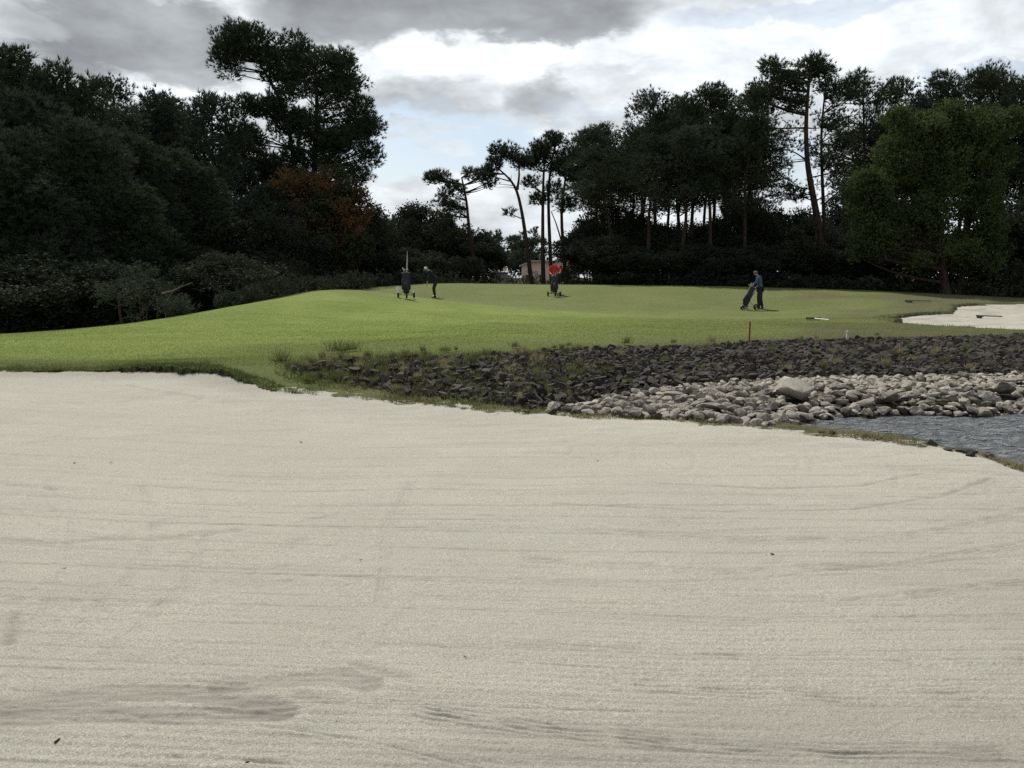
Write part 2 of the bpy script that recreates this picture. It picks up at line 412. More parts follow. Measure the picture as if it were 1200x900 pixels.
# a darker mown strip on the near flank of the green
roughA = np.maximum(roughA, 0.30 * sstep(33, 38, Y + 2 * wob)); roughA = np.maximum(roughA, 0.7 * (1 - sstep(15.4, 19.5, Y + 3.0 * wob)) * sstep(120, 380, PXg))
dryA = 0.95 * sstep(800, 1060, PXg + 220 * wob + (Y - 30) * -3) * (Y < 60) + 0.3 * sstep(500, 900, PXg) * sstep(20, 16, Y)
dryA = np.maximum(dryA, 0.8 * (1 - sstep(0, 2.5, sf)) )
dryA = np.maximum(dryA, 0.45 * sstep(31, 37, Y + 2 * wob) * (Y < 60)); dryA = np.maximum(dryA, 0.5 * sstep(480, 900, PXg + 120 * wob))
dryA = np.maximum(dryA, (1 - sstep(0.1, 0.9, sb)) * sstep(360, 460, PXg) * 0.8)
soilA = np.maximum((1 - sstep(-0.3, 0.25, sdk)), (1 - sstep(-0.2, 0.15, sp))) * 1.0
soilA = np.where((PXg < 640) & (sdk < 0.2), soilA * (0.45 + 0.9 * fbm(X * 1.5, Y * 1.5, 9, 3)), soilA)
soilA = np.maximum(soilA, 0.8 * (1 - sstep(0.1, 0.5, spond)))
soilA = np.maximum(soilA, 0.62 * (1 - sstep(0.0, 0.07, sb)) * (PXg < 340))
soilA = np.maximum(soilA, 0.42 * (1 - sstep(0.0, 1.0, sf)))
# beyond the crest the mown turf turns into forest floor
crest_px = list(range(-400, 1601, 50)); crest_y = []
for _p in crest_px:                                    # the crest: where the land stands highest against the eye
    _y = np.linspace(15, 58, 200); _h = H1((_p - 600) / F * _y, _y); crest_y.append(float(_y[int(np.argmax((_h - EYE) / _y))]) )
crest_y = np.convolve(np.pad(crest_y, 1, mode='edge'), [.25, .5, .25], 'valid')
cy = np.interp(PXg, crest_px, crest_y)
litterA = sstep(0.8, 2.5, Y - cy + 0.8 * wob)
sandyA = np.exp(-np.clip(sb, 0, 9) / 0.16) * 0.75 * sstep(330, 420, PXg) + 0.5 * np.exp(-np.clip(sf, 0, 9) / 0.3) * 0.6
sandyA = np.where(Y > 60, 0, sandyA)
me = mesh_np('ground', np.stack([X, Y, Z], -1).reshape(-1, 3), grid_faces(*X.shape), True,
             {'rough': roughA, 'dry': dryA, 'soil': soilA, 'litter': litterA, 'sandy': sandyA}, [M['ground']])
link('ground', me, kind='structure')

# sand of the near bunker, one vertex about every picture pixel, raked by hand
def strokes(x, y):
    """height and disturbed-sand mask of the individual rake strokes and grooves"""
    h = np.zeros_like(x); dmp = np.zeros_like(x)
    S = [  # pixel polylines, half width (m), depth (m), disturbed 0..1
     ([(0,630),(60,634),(120,628),(190,627),(240,622),(280,617)], .05, .014, .55),
     ([(-60,696),(90,699),(175,701)], .018, .010, .5),
     ([(190,700),(300,716),(420,738),(560,760)], .012, .006, .3),
     ([(-60,826),(60,818),(150,806),(240,812),(330,828)], .07, .012, .7),
     ([(-60,838),(120,832),(240,836),(330,832)], .06, .012, .7),
     ([(265,800),(330,795),(400,787),(430,797)], .07, .012, .75),
     ([(350,812),(400,820)], .03, .01, .6), ([(420,775),(480,792)], .03, .01, .6),
     ([(20,715),(10,750)], .03, .01, .65),
     ([(150,458),(180,464),(205,467),(150,473),(80,476)], .05, .012, .35), ([(200,465),(235,470),(225,474)], .05, .01, .35),
     ([(30,519),(120,514),(220,506),(350,500)], .04, .008, .3), ([(0,563),(80,572)], .05, .01, .45),
     ([(430,757),(445,733),(475,697)], .03, -.007, -.4), ([(230,842),(250,878)], .03, -.008, -.4), ([(70,600),(76,560)], .05, -.008, -.3),
     ([(290,668),(360,655),(400,648)], .015, .007, .4), ([(280,678),(390,676),(440,672)], .015, .007, .4),
     ([(395,598),(365,605),(345,608)], .02, .008, .4), ([(340,634),(350,628)], .015, .01, .6),
     ([(600,615),(800,621),(1000,618)], .02, .006, .3), ([(600,672),(760,676),(900,672),(1200,648)], .02, .006, .35),
     ([(640,708),(850,722),(1050,720),(1250,716)], .013, .009, .5), ([(600,745),(780,758),(930,768),(1250,770)], .013, .009, .5),
     ([(720,795),(980,806),(1250,806)], .013, .009, .5), ([(760,800),(1000,812),(1250,815)], .010, .007, .4),
     ([(490,826),(600,840),(790,860),(1000,874),(1250,874)], .012, .006, .9), ([(490,832),(640,850),(860,870),(1250,880)], .010, .009, .6),
     ([(200,880),(330,890),(480,912)], .013, .009, .4), ([(300,845),(420,864),(620,905)], .013, .008, .35),
    ]
    for ax, ay, rx, ry in ((1015,560,38,22),(905,545,30,18),(785,540,30,15),(700,530,25,13),(640,524,30,12),(1115,578,45,26)):   # rake turns
        a_r = random.Random(int(ax)); lo_a, hi_a = a_r.uniform(-1.5, -.9), a_r.uniform(.2, 1.3)
        for k in range(a_r.choice((1, 2, 3))):
            S.append(([(ax + (rx + 9 * k) * math.cos(a), ay + (ry + 5 * k) * math.sin(a)) for a in np.linspace(lo_a + .2 * k, hi_a - .15 * k, 9)], .016, .003 if k != 1 else -.003, -.28 if k == 1 else .18))
    for pl in ([(650,588),(850,600),(1000,597),(1100,582),(1165,560)], [(700,618),(900,632),(1060,627),(1200,598)], [(620,648),(850,664),(1060,658),(1260,622)], [(760,566),(900,574),(1010,570),(1080,555)], [(800,690),(1000,700),(1260,672)]):
        S.append((pl, .015, .008, .75)); S.append(([(a, b - 5) for a, b in pl], .022, -.004, -.3))
    for pl in ([(40,560),(70,600),(66,650),(30,720)], [(150,556),(172,600),(150,655),(70,735)], [(10,585),(60,612),(130,622),(190,600)], [(215,560),(235,610),(200,680),(110,760)], [(470,560),(440,620),(430,700)]):
        S.append((pl, .030, -.005, -.45)); S.append(([(a + 9, b + 3) for a, b in pl], .018, .006, .4))
    wx = x + 0.02 * fbm(x * 6, y * 6, 90, 3); wy = y + 0.02 * fbm(x * 6, y * 6, 91, 3)
    for pts, w, d, k in S:
        pp = [PZ(a, b, 0.02) for a, b in pts]
        xs = [p.x for p in pp]; yv = [p.y for p in pp]
        mk = (x > min(xs) - .5) & (x < max(xs) + .5) & (y > min(yv) - .5) & (y < max(yv) + .5)
        if not mk.any(): continue
        dd = line_d(wx[mk], wy[mk], pp); br = 0.55 + 0.9 * vnoise(x[mk] * 14, y[mk] * 50, 44)
        w = max(w, 0.35 * float(np.mean(yv)) / 100)
        g = np.exp(-(dd / w) ** 2)
        if w < .02:                                   # separate tine tracks beside one another
            w2 = w * .55; off = .030 * (1 + .2 * vnoise(x[mk] * 2, y[mk] * 2, 46)); g = sum(a_ * np.exp(-((dd - k_ * off) / w2) ** 2) for k_, a_ in ((0, 1), (1, .7), (2, .45))); g *= np.clip(.35 + 1.9 * vnoise(x[mk] * 11, y[mk] * 11, 47) + .4, 0, 1.2)
        d = d * .6; h[mk] -= d * g * br; h[mk] += 0.4 * d * np.exp(-((dd - 2 * w) / w) ** 2)
        if w > .045 and k > .5: g = sstep(.30, .46, g * (.55 + 1.0 * (.5 + vnoise(x[mk] * 5, y[mk] * 75, 48)) * (.6 + .8 * (.5 + vnoise(x[mk] * 40, y[mk] * 90, 49))))) * .8
        streak = 0.6 + 0.8 * vnoise(x[mk] * 7, y[mk] * 90, 45)
        dmp[mk] = dmp[mk] + k * g * np.clip(streak, 0, 1.2)
    return h, dmp

ninv = 620
ysn = 1.0 / np.linspace(1 / 1.9, 1 / 14.2, ninv)
ysn = np.concatenate([np.linspace(-5.5, 1.9, 40, endpoint=False), ysn])
txs = np.concatenate([np.linspace(-1.5, -0.72, 40, endpoint=False), np.linspace(-0.72, 0.72, 1150, endpoint=False), np.linspace(0.72, 1.5, 41)])
T, Yg = np.meshgrid(txs, ysn); spread = np.where(Yg > 1.9, Yg, 1.9 + (1.9 - Yg) * 1.2); X = T * np.maximum(spread, 1.9); Y = Yg
keep_sd = poly_sd(X, Y, BUNKER)
Zs = H1(X, Y)
Zs = Zs + 0.035 * (fbm(X * 0.5, Y * 0.5, 21, 3)) * sstep(0, 1.5, -keep_sd)
# bank of sand thrown up against the rim under the grass lip
PXs = 600 + F * X / np.maximum(Y, 1)
Zs += 0.05 * (1 - sstep(0.0, 0.5, -keep_sd)) * (1 - sstep(250, 340, PXs)) + 0.018 * fbm(X * 3, Y * 7, 22, 4) * (1 - sstep(0.3, 2.5, -keep_sd))
fadeN = 1 - sstep(5.5, 9.0, Y)
# tine lines of the rake, running along gentle arcs
arc = Y + 0.035 * X - 0.012 * (X - 0.5) ** 2 + 0.10 * fbm(X * 0.35, Y * 0.35, 51, 3)
patch = sstep(-0.15, 0.30, fbm(X * 0.5, Y * 1.1, 52, 3))
tines = np.sin(2 * math.pi * arc / 0.052)
Zs += 0.0013 * tines * patch * (1 - sstep(3.0, 5.0, Y))
row = vnoise(X * 0.7, arc * 9, 53); row2 = vnoise(X * 2.2, arc * 26, 54)
Zs += 0.002 * row + 0.003 * row2 * (0.4 + 0.6 * fadeN)
# crumbly grains
Zs += 0.0025 * fbm(X * 55, Y * 55, 56, 2) * (1 - sstep(4, 7, Y)) + 0.0015 * fbm(X * 9, Y * 14, 57, 3)
lump = vnoise(X * 50 + Y * 33, Y * 50 - X * 33, 58); Zs += 0.004 * np.clip(lump - 0.30, 0, 1) * (1 - sstep(3.5, 6, Y)) * 3
hs, dmp = strokes(X, Y); Zs += hs
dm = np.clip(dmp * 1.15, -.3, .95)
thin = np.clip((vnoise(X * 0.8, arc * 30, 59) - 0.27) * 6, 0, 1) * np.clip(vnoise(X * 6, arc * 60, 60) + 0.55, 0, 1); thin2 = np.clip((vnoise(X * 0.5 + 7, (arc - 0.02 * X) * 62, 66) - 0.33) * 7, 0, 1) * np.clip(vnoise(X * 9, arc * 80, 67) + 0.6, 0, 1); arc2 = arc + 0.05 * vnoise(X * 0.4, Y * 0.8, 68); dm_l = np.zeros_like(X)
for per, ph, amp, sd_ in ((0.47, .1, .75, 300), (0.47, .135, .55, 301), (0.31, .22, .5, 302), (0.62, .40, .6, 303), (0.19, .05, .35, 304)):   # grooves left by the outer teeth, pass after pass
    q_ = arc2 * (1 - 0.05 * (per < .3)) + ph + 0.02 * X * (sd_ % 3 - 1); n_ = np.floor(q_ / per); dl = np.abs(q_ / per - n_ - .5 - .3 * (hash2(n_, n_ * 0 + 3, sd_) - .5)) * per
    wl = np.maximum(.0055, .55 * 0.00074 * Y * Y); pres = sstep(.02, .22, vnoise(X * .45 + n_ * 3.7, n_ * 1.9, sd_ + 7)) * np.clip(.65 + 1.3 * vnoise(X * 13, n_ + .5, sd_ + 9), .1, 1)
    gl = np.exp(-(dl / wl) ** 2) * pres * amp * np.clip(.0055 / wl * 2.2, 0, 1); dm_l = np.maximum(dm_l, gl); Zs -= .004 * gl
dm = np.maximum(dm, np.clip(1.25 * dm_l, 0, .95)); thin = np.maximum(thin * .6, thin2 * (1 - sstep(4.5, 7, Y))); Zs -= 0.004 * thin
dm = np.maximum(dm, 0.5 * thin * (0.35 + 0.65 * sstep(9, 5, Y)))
near_shade = sstep(-0.25, 0.35, fbm(X * 0.6, Y * 0.9, 62, 4)) * (1 - sstep(2.6, 6.5, Y)) # patchy shading of the raked near sand, painted into its colour
dm = np.clip(dm + 0.30 * near_shade + 0.14 * (1 - sstep(2.5, 7.5, Y + 0.6 * wob.mean())), -.2, 1)  # second term: smooth painted shading that deepens towards the camera
dm = np.maximum(dm, 0.35 * (1 - sstep(0.05, 0.45, -keep_sd)) * (1 - sstep(260, 340, PXs)))  # shadow of the grass lip painted onto the sand beneath it
V = np.stack([X, Y, Zs], -1).reshape(-1, 3); Fc = grid_faces(*X.shape)
ok = (keep_sd < 0.34).ravel(); Fc = Fc[ok[Fc].all(1)]
used = np.zeros(len(V), bool); used[Fc.ravel()] = True; remap = np.cumsum(used) - 1
me = mesh_np('sand', V[used], remap[Fc], True, {'damp_shade': dm.ravel()[used]}, [M['sand']])
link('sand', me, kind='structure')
def SZ(x, y):   # rough height of the sand surface for things lying on it
    return hz(x, y)

# sand of the small bunker on the far side
xs_ = np.linspace(min(p.x for p in FARB) - 1, max(p.x for p in FARB) + 1, 260); ys_ = np.linspace(min(p.y for p in FARB) - 1, max(p.y for p in FARB) + 1, 260)
X, Y = np.meshgrid(xs_, ys_); sd = poly_sd(X, Y, FARB) + 0.25 * fbm(X * 0.8, Y * 0.8, 8, 3) - .1
Zf = H1(X, Y) - 0.02 + 0.10 * fbm(X * 0.9, Y * 0.9, 12, 4) * sstep(0, 1, -sd)
V = np.stack([X, Y, Zf], -1).reshape(-1, 3); Fc = grid_faces(*X.shape); ok = (sd < 0.25).ravel(); Fc = Fc[ok[Fc].all(1)]
used = np.zeros(len(V), bool); used[Fc.ravel()] = True; remap = np.cumsum(used) - 1
fd = np.clip(fbm(X * 1.5, Y * 1.5, 14, 4) * 1.2, 0, 0.6)
me = mesh_np('sand', V[used], remap[Fc], True, {'damp_shade': fd.ravel()[used]}, [M['sand']])
link('sand', me, kind='structure')

# water of the pond
xw = np.linspace(2.6, 14, 330); yw = np.linspace(6.0, 12.4, 300); X, Y = np.meshgrid(xw, yw)
a = 0.6
rip = 0.045 * fbm(X * 2.6 + Y * 0.5, Y * 6.0, 70, 3, .6)
V = np.stack([X, Y, WL + rip], -1).reshape(-1, 3); Fc = grid_faces(*X.shape)
sdw = poly_sd(X, Y, POND); ok = (sdw < 0.8).ravel(); Fc = Fc[ok[Fc].all(1)]
used = np.zeros(len(V), bool); used[Fc.ravel()] = True; remap = np.cumsum(used) - 1
link('water', mesh_np('water', V[used], remap[Fc], True, None, [M['water']]), kind='structure')
# ------------------------------------------------------------------ foliage
def blades(C, D, S, k, width, spread, rng, tint=None, leaf=False):
    """k blades per tuft. C centres, D directions, S lengths. Triangles (or leaf quads)."""
    n = len(C); C = np.repeat(C, k, 0); D = np.repeat(D, k, 0); S = np.repeat(S, k)
    d = D + spread * rng.normal(size=(n * k, 3)); d /= np.linalg.norm(d, axis=1)[:, None] + 1e-9
    side = np.cross(d, rng.normal(size=(n * k, 3))); side /= np.linalg.norm(side, axis=1)[:, None] + 1e-9
    L = S * rng.uniform(0.7, 1.15, n * k); w = width * rng.uniform(0.7, 1.3, n * k)
    tn = np.repeat(tint if tint is not None else rng.uniform(0, 1, n), k)
    if leaf:
        c = C + rng.normal(size=(n * k, 3)) * (S * 0.6)[:, None]
        a = c; b = c + d * (L * .5)[:, None] + side * (w * .5)[:, None]; e = c + d * L[:, None]; f = c + d * (L * .5)[:, None] - side * (w * .5)[:, None]
        V = np.stack([a, b, e, f], 1).reshape(-1, 3); Fc = np.arange(4 * n * k).reshape(-1, 4); return V, Fc, np.repeat(tn, 4)
    a = C - side * (w * .5)[:, None]; b = C + side * (w * .5)[:, None]; e = C + d * L[:, None]
    V = np.stack([a, b, e], 1).reshape(-1, 3); return V, np.arange(3 * n * k).reshape(-1, 3), np.repeat(tn, 3)

def clump_tufts(clumps, per, rng, flat=0.7, inner=0.35, up=0.7):
    """tufts spread through the volume of each clump, mostly towards its skin. clumps: (x,y,z,r)"""
    Cs, Ds, Ts = [], [], []
    for (x, y, z, r) in clumps:
        m = max(6, int(per * r * r * rng.uniform(0.75, 1.25)))
        v = rng.normal(size=(m, 3)); v /= np.linalg.norm(v, axis=1)[:, None]
        rr = r * (inner + (1 - inner) * rng.uniform(0, 1, m) ** 0.55) * rng.uniform(0.75, 1.2, m)
        p = v * rr[:, None] * np.array([1, 1, flat])
        Cs.append(p + np.array([x, y, z])); d = v * np.array([1, 1, 0.6]) + np.array([0, 0, up]); Ds.append(d / np.linalg.norm(d, axis=1)[:, None])
        Ts.append(np.clip(rng.uniform(0.15, 0.85) + rng.normal(0, 0.15, m), 0, 1))
    return np.concatenate(Cs), np.concatenate(Ds), np.concatenate(Ts)

def curve(a, b, bend, n=5):
    a = Vector(a); b = Vector(b); m = (a + b) / 2 + Vector(bend); o = []
    for i in range(n):
        t = i / (n - 1); o.append(a * (1 - t) ** 2 + m * 2 * t * (1 - t) + b * t * t)
    return o

def wood(trunks, clumps, rng, limb_r=0.07, twigs=2, dead=0, mat='bark', drop=1.2):
    """trunks: list of (points, base radius, top radius); limbs run from the nearest trunk to every clump"""
    mb = MB()
    samples = []
    for pts, r0, r1 in trunks:
        n = len(pts); fine = []
        for i in range(n - 1):
            for k in range(3): fine.append(Vector(pts[i]).lerp(Vector(pts[i + 1]), k / 3))
        fine.append(Vector(pts[-1]))
        for q in range(2):
            fine = [fine[0]] + [(fine[i - 1] + fine[i] * 2 + fine[i + 1]) / 4 for i in range(1, len(fine) - 1)] + [fine[-1]]
        rad = [r0 + (r1 - r0) * (i / (len(fine) - 1)) ** 0.85 for i in range(len(fine))]; rad[0] *= 1.35
        mb.tube(fine, rad, 9); samples += [(p, rad[i]) for i, p in enumerate(fine)]
    for (x, y, z, r) in clumps:
        c = Vector((x, y, z)); best = None
        for p, pr in samples:
            if p.z > c.z - 0.1 * drop: continue
            dd = (p - c).length + 1.4 * abs((c.z - p.z) - drop * 0.5 * ((p.xy - c.xy).length * 0.35 + 0.4))
            if best is None or dd < best[0]: best = (dd, p, pr)
        if best is None: best = (0, samples[0][0], samples[0][1])
        p, pr = best[1], best[2]; L = (c - p).length
        if L < 0.25: continue
        w = min(pr * 0.7, limb_r * (0.5 + 0.14 * L)); jit = Vector(rng.normal(0, 0.10 * L, 3)); jit.z = -abs(jit.z) * .6
        mb.tube(curve(p, c, jit, 6), [w, w * .85, w * .7, w * .55, w * .4, w * .25], 6, False)
        for k in range(twigs):
            e = c + Vector(rng.normal(0, 1, 3)).normalized() * r * 0.85; s = p.lerp(c, rng.uniform(0.6, 0.95))
            mb.tube(curve(s, e, Vector(rng.normal(0, .1, 3)), 4), [w * .35, w * .28, w * .2, w * .1], 4, False)
    for k in range(dead):
        p, pr = samples[int(rng.integers(len(samples) // 3, max(len(samples) // 3 + 1, int(len(samples) * .8))))]
        a = rng.uniform(0, 6.28); L = rng.uniform(.8, 2.2); e = p + Vector((math.cos(a) * L, math.sin(a) * L, rng.uniform(-.5, .6)))
        mb.tube(curve(p, e, Vector(rng.normal(0, .15, 3)), 5), [.035, .028, .02, .014, .006], 5, False)
    return mb

def make_tree(name, label, cat, group, trunks, clumps, rng, leafmat='needle', kind='needle', per=55, tuft=0.30, width=0.034, k=9, spread=0.42, flat=0.7,
              limb_r=0.07, twigs=2, dead=3, up=0.7, bark='bark', loc=(0, 0, 0)):
    root = thing(name, label, cat, loc, 0, group)
    mb = wood(trunks, clumps, rng, limb_r, twigs, dead); mb.build('trunk', M[bark], root)
    C, D, T = clump_tufts(clumps, per, rng, flat, up=up)
    if kind == 'needle': V, Fc, tt = blades(C, D, np.full(len(C), tuft) * rng.uniform(.75, 1.25, len(C)), k, width, spread, rng, T)
    else: V, Fc, tt = blades(C, D, np.full(len(C), tuft), k, width, 0.9, rng, T, leaf=True)
    tt = np.clip(tt + rng.normal(0, .08, len(tt)), 0, 1)
    me = mesh_np('crown', V, Fc, False, {'tint': tt}, [M[leafmat]])
    link('crown', me, root)
    return root

def copy_tree(root, loc, rz, sc, label, group):
    r = root.copy(); COL.objects.link(r); r.location = loc; r.rotation_euler = (0, 0, rz); r.scale = sc
    r['label'] = label
    if group: r['group'] = group
    elif 'group' in r: del r['group']
    for ch in root.children:
        c = ch.copy(); COL.objects.link(c); c.parent = r
    return r

def tall_pine_data(rng, H=16.0, crown0=0.58, rad=3.0, n=44, fork=False, lean=None, density=1.0):
    """crown clumps of a maritime pine: irregular flattish storeys on a bare bent bole"""
    lean = lean if lean is not None else rng.normal(0, 0.6, 2)
    tp = []
    for i in range(7):
        t = i / 6; w = rng.normal(0, 0.16, 2) * (0 < i)
        tp.append((lean[0] * t ** 1.5 + w[0], lean[1] * t ** 1.5 + w[1], H * 0.94 * t))
    cl = []
    for i in range(n):
        t = rng.uniform(0, 1) ** 0.8; z = H * (crown0 + (1 - crown0) * t) - .5
        prof = math.sin(math.pi * min(1, 0.18 + 0.80 * t)) ** 0.7
        a = rng.uniform(0, 6.283); rr = rad * prof * rng.uniform(0.35, 1.05) * (1 + .25 * math.sin(2 * a + t * 4))
        f = z / (H * .94); cx = lean[0] * min(f, 1) ** 1.5; cy = lean[1] * min(f, 1) ** 1.5
        cl.append((cx + math.cos(a) * rr, cy + math.sin(a) * rr, z, rng.uniform(.65, 1.2) * density))
    cl.append((lean[0], lean[1], H - .5, .7)); cl.append((lean[0] + .4, lean[1], H * .95 - .5, .8))
    return [(tp, 0.22, 0.05)], cl

def full_pine_data(rng, H=12.0, rad=2.7, n=85, z0=0.10):
    """a younger pine clothed almost to the ground"""
    lean = rng.normal(0, .25, 2); tp = [(lean[0] * t + rng.normal(0, .06), lean[1] * t, H * .96 * t) for t in (0, .2, .4, .6, .8, 1)]
    cl = []
    for i in range(n):
        t = (i + rng.uniform(0, 1)) / n; z = H * (z0 + (0.97 - z0) * t)
        prof = (1 - t) ** 0.55 * (0.75 + .25 * min(1, t * 5)) + 0.10
        a = i * 2.4 + rng.normal(0, .4); rr = rad * prof * rng.uniform(.45, 1.02)
        cl.append((math.cos(a) * rr + lean[0] * t, math.sin(a) * rr + lean[1] * t, z, rng.uniform(.65, 1.2) * (1.0 - .38 * t)))
    for k in range(4): cl.append((lean[0] + rng.normal(0, .35), lean[1] + rng.normal(0, .35), H * rng.uniform(.93, 1.0), .34))
    return [(tp, 0.18, 0.03)], cl

def dome_data(rng, H=7.0, rad=3.0, n=60, z0=0.12, stems=3, flat=1.0):
    cl = []
    for i in range(n):
        v = rng.normal(size=3); v /= np.linalg.norm(v); v[2] = abs(v[2]) if rng.uniform() < .7 else v[2]
        s = rng.uniform(.5, 1.0) ** .5; b = 1 + .16 * math.sin(3 * math.atan2(v[1], v[0]) + v[2] * 3)
        z = H * (.48 + z0 * .3) + v[2] * s * H * .44
        cl.append((v[0] * rad * s * b, v[1] * rad * s * b, z, rng.uniform(.45, .95) * rad / 3.2 + .1))
    tr = []
    for k in range(stems):
        a = k * 6.283 / stems + rng.uniform(0, 1); tr.append(([(.25 * math.cos(a), .25 * math.sin(a), 0), (.5 * math.cos(a), .5 * math.sin(a), H * .3), (rad * .35 * math.cos(a), rad * .35 * math.sin(a), H * .7)], .10 * H / 7 + .02, .03))
    return tr, cl

rng = np.random.default_rng(11)
TALL = []
for s in range(6):
    r = np.random.default_rng(100 + s); H = 16.0
    tr, cl = tall_pine_data(r, H, [.52, .58, .5, .62, .55, .48][s], [2.9, 3.3, 2.7, 3.4, 3.0, 3.1][s], [46, 52, 46, 44, 52, 56][s])
    TALL.append((H, tr, cl, s))
FULL = []
for s in range(4):
    r = np.random.default_rng(200 + s); tr, cl = full_pine_data(r, 12.0, [2.6, 3.0, 2.4, 2.9][s], 90); FULL.append((12.0, tr, cl, s))
used_base = {}
def base_for(kind, i):
    """build each variant once, the first time it is needed"""
    key = (kind, i)
    if key in used_base: return used_base[key], False
    r = np.random.default_rng(300 + i + (50 if kind == 'full' else 0) + (90 if kind == 'dome' else 0))
    if kind == 'tall':
        H, tr, cl, s = TALL[i]; o = make_tree('pine_tree', '', 'tree', None, tr, cl, r, 'needle' if i % 2 else 'needle_b', per=62, dead=7, width=.044, k=10, limb_r=.055)
    elif kind == 'full':
        H, tr, cl, s = FULL[i]; o = make_tree('pine_tree', '', 'tree', None, tr, cl, r, 'needle_b' if i % 2 else 'needle', per=110, dead=0, tuft=.30, flat=.9, up=.9, width=.05, k=9, limb_r=.04, twigs=1)
    else:
        H = 7.0; tr, cl = dome_data(r, 7.0, [3.0, 3.4, 2.7][i], 70, stems=[3, 4, 2][i])
        o = make_tree('leafy_bush', '', 'bush', None, tr, cl, r, 'leaf_dark', 'leaf', per=70, tuft=.17, width=.12, k=7, flat=.9, dead=0)
    used_base[key] = (o, H); return used_base[key], True

def plant(kind, i, px, top, Y, label, group=None, rz=None, wide=1.0, zoff=0.0):
    g = P(px, 340, Y); z = hz(g.x, Y) - 0.05 + zoff; ztop = P(px, top, Y).z
    (base, H), fresh = base_for(kind, i); s = (ztop - z) / H; sx = (0.5 * s + 0.5) * wide
    rz = float(rng.uniform(0, 6.28)) if rz is None else rz
    tl = (float(rng.normal(0, .035)), float(rng.normal(0, .035))) if kind == 'tall' else (0, 0)
    if fresh:
        base.location = (g.x, Y, z); base.rotation_euler = (tl[0], tl[1], rz); base.scale = (sx, sx, s); base['label'] = label
        if group: base['group'] = group
        return base
    c_ = copy_tree(base, (g.x, Y, z), rz, (sx, sx, s), label, group); c_.rotation_euler = (tl[0], tl[1], rz); return c_

# ---- woods on the left
GL = 'pines of the dense wood on the left'
for j, (px, top, Y, k, i, lab) in enumerate([
    (-45, 52, 47, 'full', 0, None), (8, 58, 46, 'full', 1, 'tall dense pine whose top stands at the extreme left of the skyline'),
    (45, 54, 45, 'full', 2, 'dense pine with a spiky pointed top rising above its neighbours on the left skyline'),
    (78, 74, 46, 'full', 3, 'dense pine just right of the spiky topped one on the left skyline'),
    (112, 92, 47, 'full', 0, None), (152, 97, 58, 'tall', 3, 'open crowned pine with sky showing under its bent bough in the left wood'),
    (190, 106, 57, 'full', 1, 'rounded pine making a hump on the skyline left of the giant pine'),
    (222, 116, 60, 'full', 2, None), (255, 108, 56, 'full', 3, 'dark full pine standing just left of the giant forked pine')]):
    plant(k, i, px, top, Y, lab or 'dark pine in the solid mass of the left wood', None if lab else GL, wide=1.15 if k == 'full' else 1)
for j, (px, top, Y, k, i) in enumerate([(-90, 80, 44, 'full', 1), (-20, 130, 39, 'full', 3), (30, 150, 38.5, 'full', 0), (85, 140, 40, 'full', 2), (130, 150, 42, 'full', 1), (175, 160, 45, 'full', 0),
        (60, 105, 43, 'full', 1), (215, 175, 47, 'full', 3), (250, 195, 48, 'full', 2), (-60, 120, 52, 'tall', 1), (20, 85, 55, 'tall', 2), (95, 98, 56, 'tall', 0), (150, 125, 52, 'full', 3), (205, 135, 64, 'full', 0), (240, 130, 66, 'tall', 4),
        (-130, 60, 48, 'full', 2), (-180, 90, 46, 'tall', 5), (-240, 60, 50, 'full', 0), (310, 215, 53, 'full', 1), (285, 150, 64, 'full', 2), (330, 190, 66, 'full', 3), (400, 225, 66, 'full', 0), (370, 210, 68, 'full', 1),
        (0, 175, 36.5, 'full', 2), (112, 205, 40, 'full', 3), (55, 200, 37, 'full', 1), (160, 220, 41, 'full', 2)]):
    plant(k, i, px, top, Y, 'dark pine in the solid mass of the left wood', GL, wide=1.2)

# ---- trees whose outline the picture shows one by one
def hero(name, label, cat, Y, basepx, trunks_px, blobs, seed, dens, rmin, rmax, thick, **kw):
    """blobs: (px, py, rx px, ry px, weight); clumps fill ellipsoids of real depth"""
    r = np.random.default_rng(seed); b = P(basepx, 340, Y); z0 = hz(b.x, Y) - .05; org = Vector((b.x, Y, z0)); cl = []
    mpp = Y / F
    for (px, py, rx, ry, n) in blobs:
        c = P(px, py, Y) - org
        for q in range(n):
            v = r.normal(size=3); v /= np.linalg.norm(v); s = r.uniform(.25, 1.0) ** .45
            cr = r.uniform(rmin, rmax)
            cl.append((c.x + v[0] * max(0, rx * mpp - cr * .8) * s, c.y + v[1] * rx * mpp * thick * s, c.z + v[2] * max(0, ry * mpp - cr * .5) * s, cr))
    tr = []
    for pts, r0, r1 in trunks_px:
        tp = []
        for n_, (px, py, dy) in enumerate(pts):
            q = P(px, py, Y + dy) - org
            if py >= 330: q.z = 0
            tp.append(tuple(q))
        tr.append((tp, r0, r1))
    return make_tree(name, label, cat, None, tr, cl, r, loc=org, **kw)

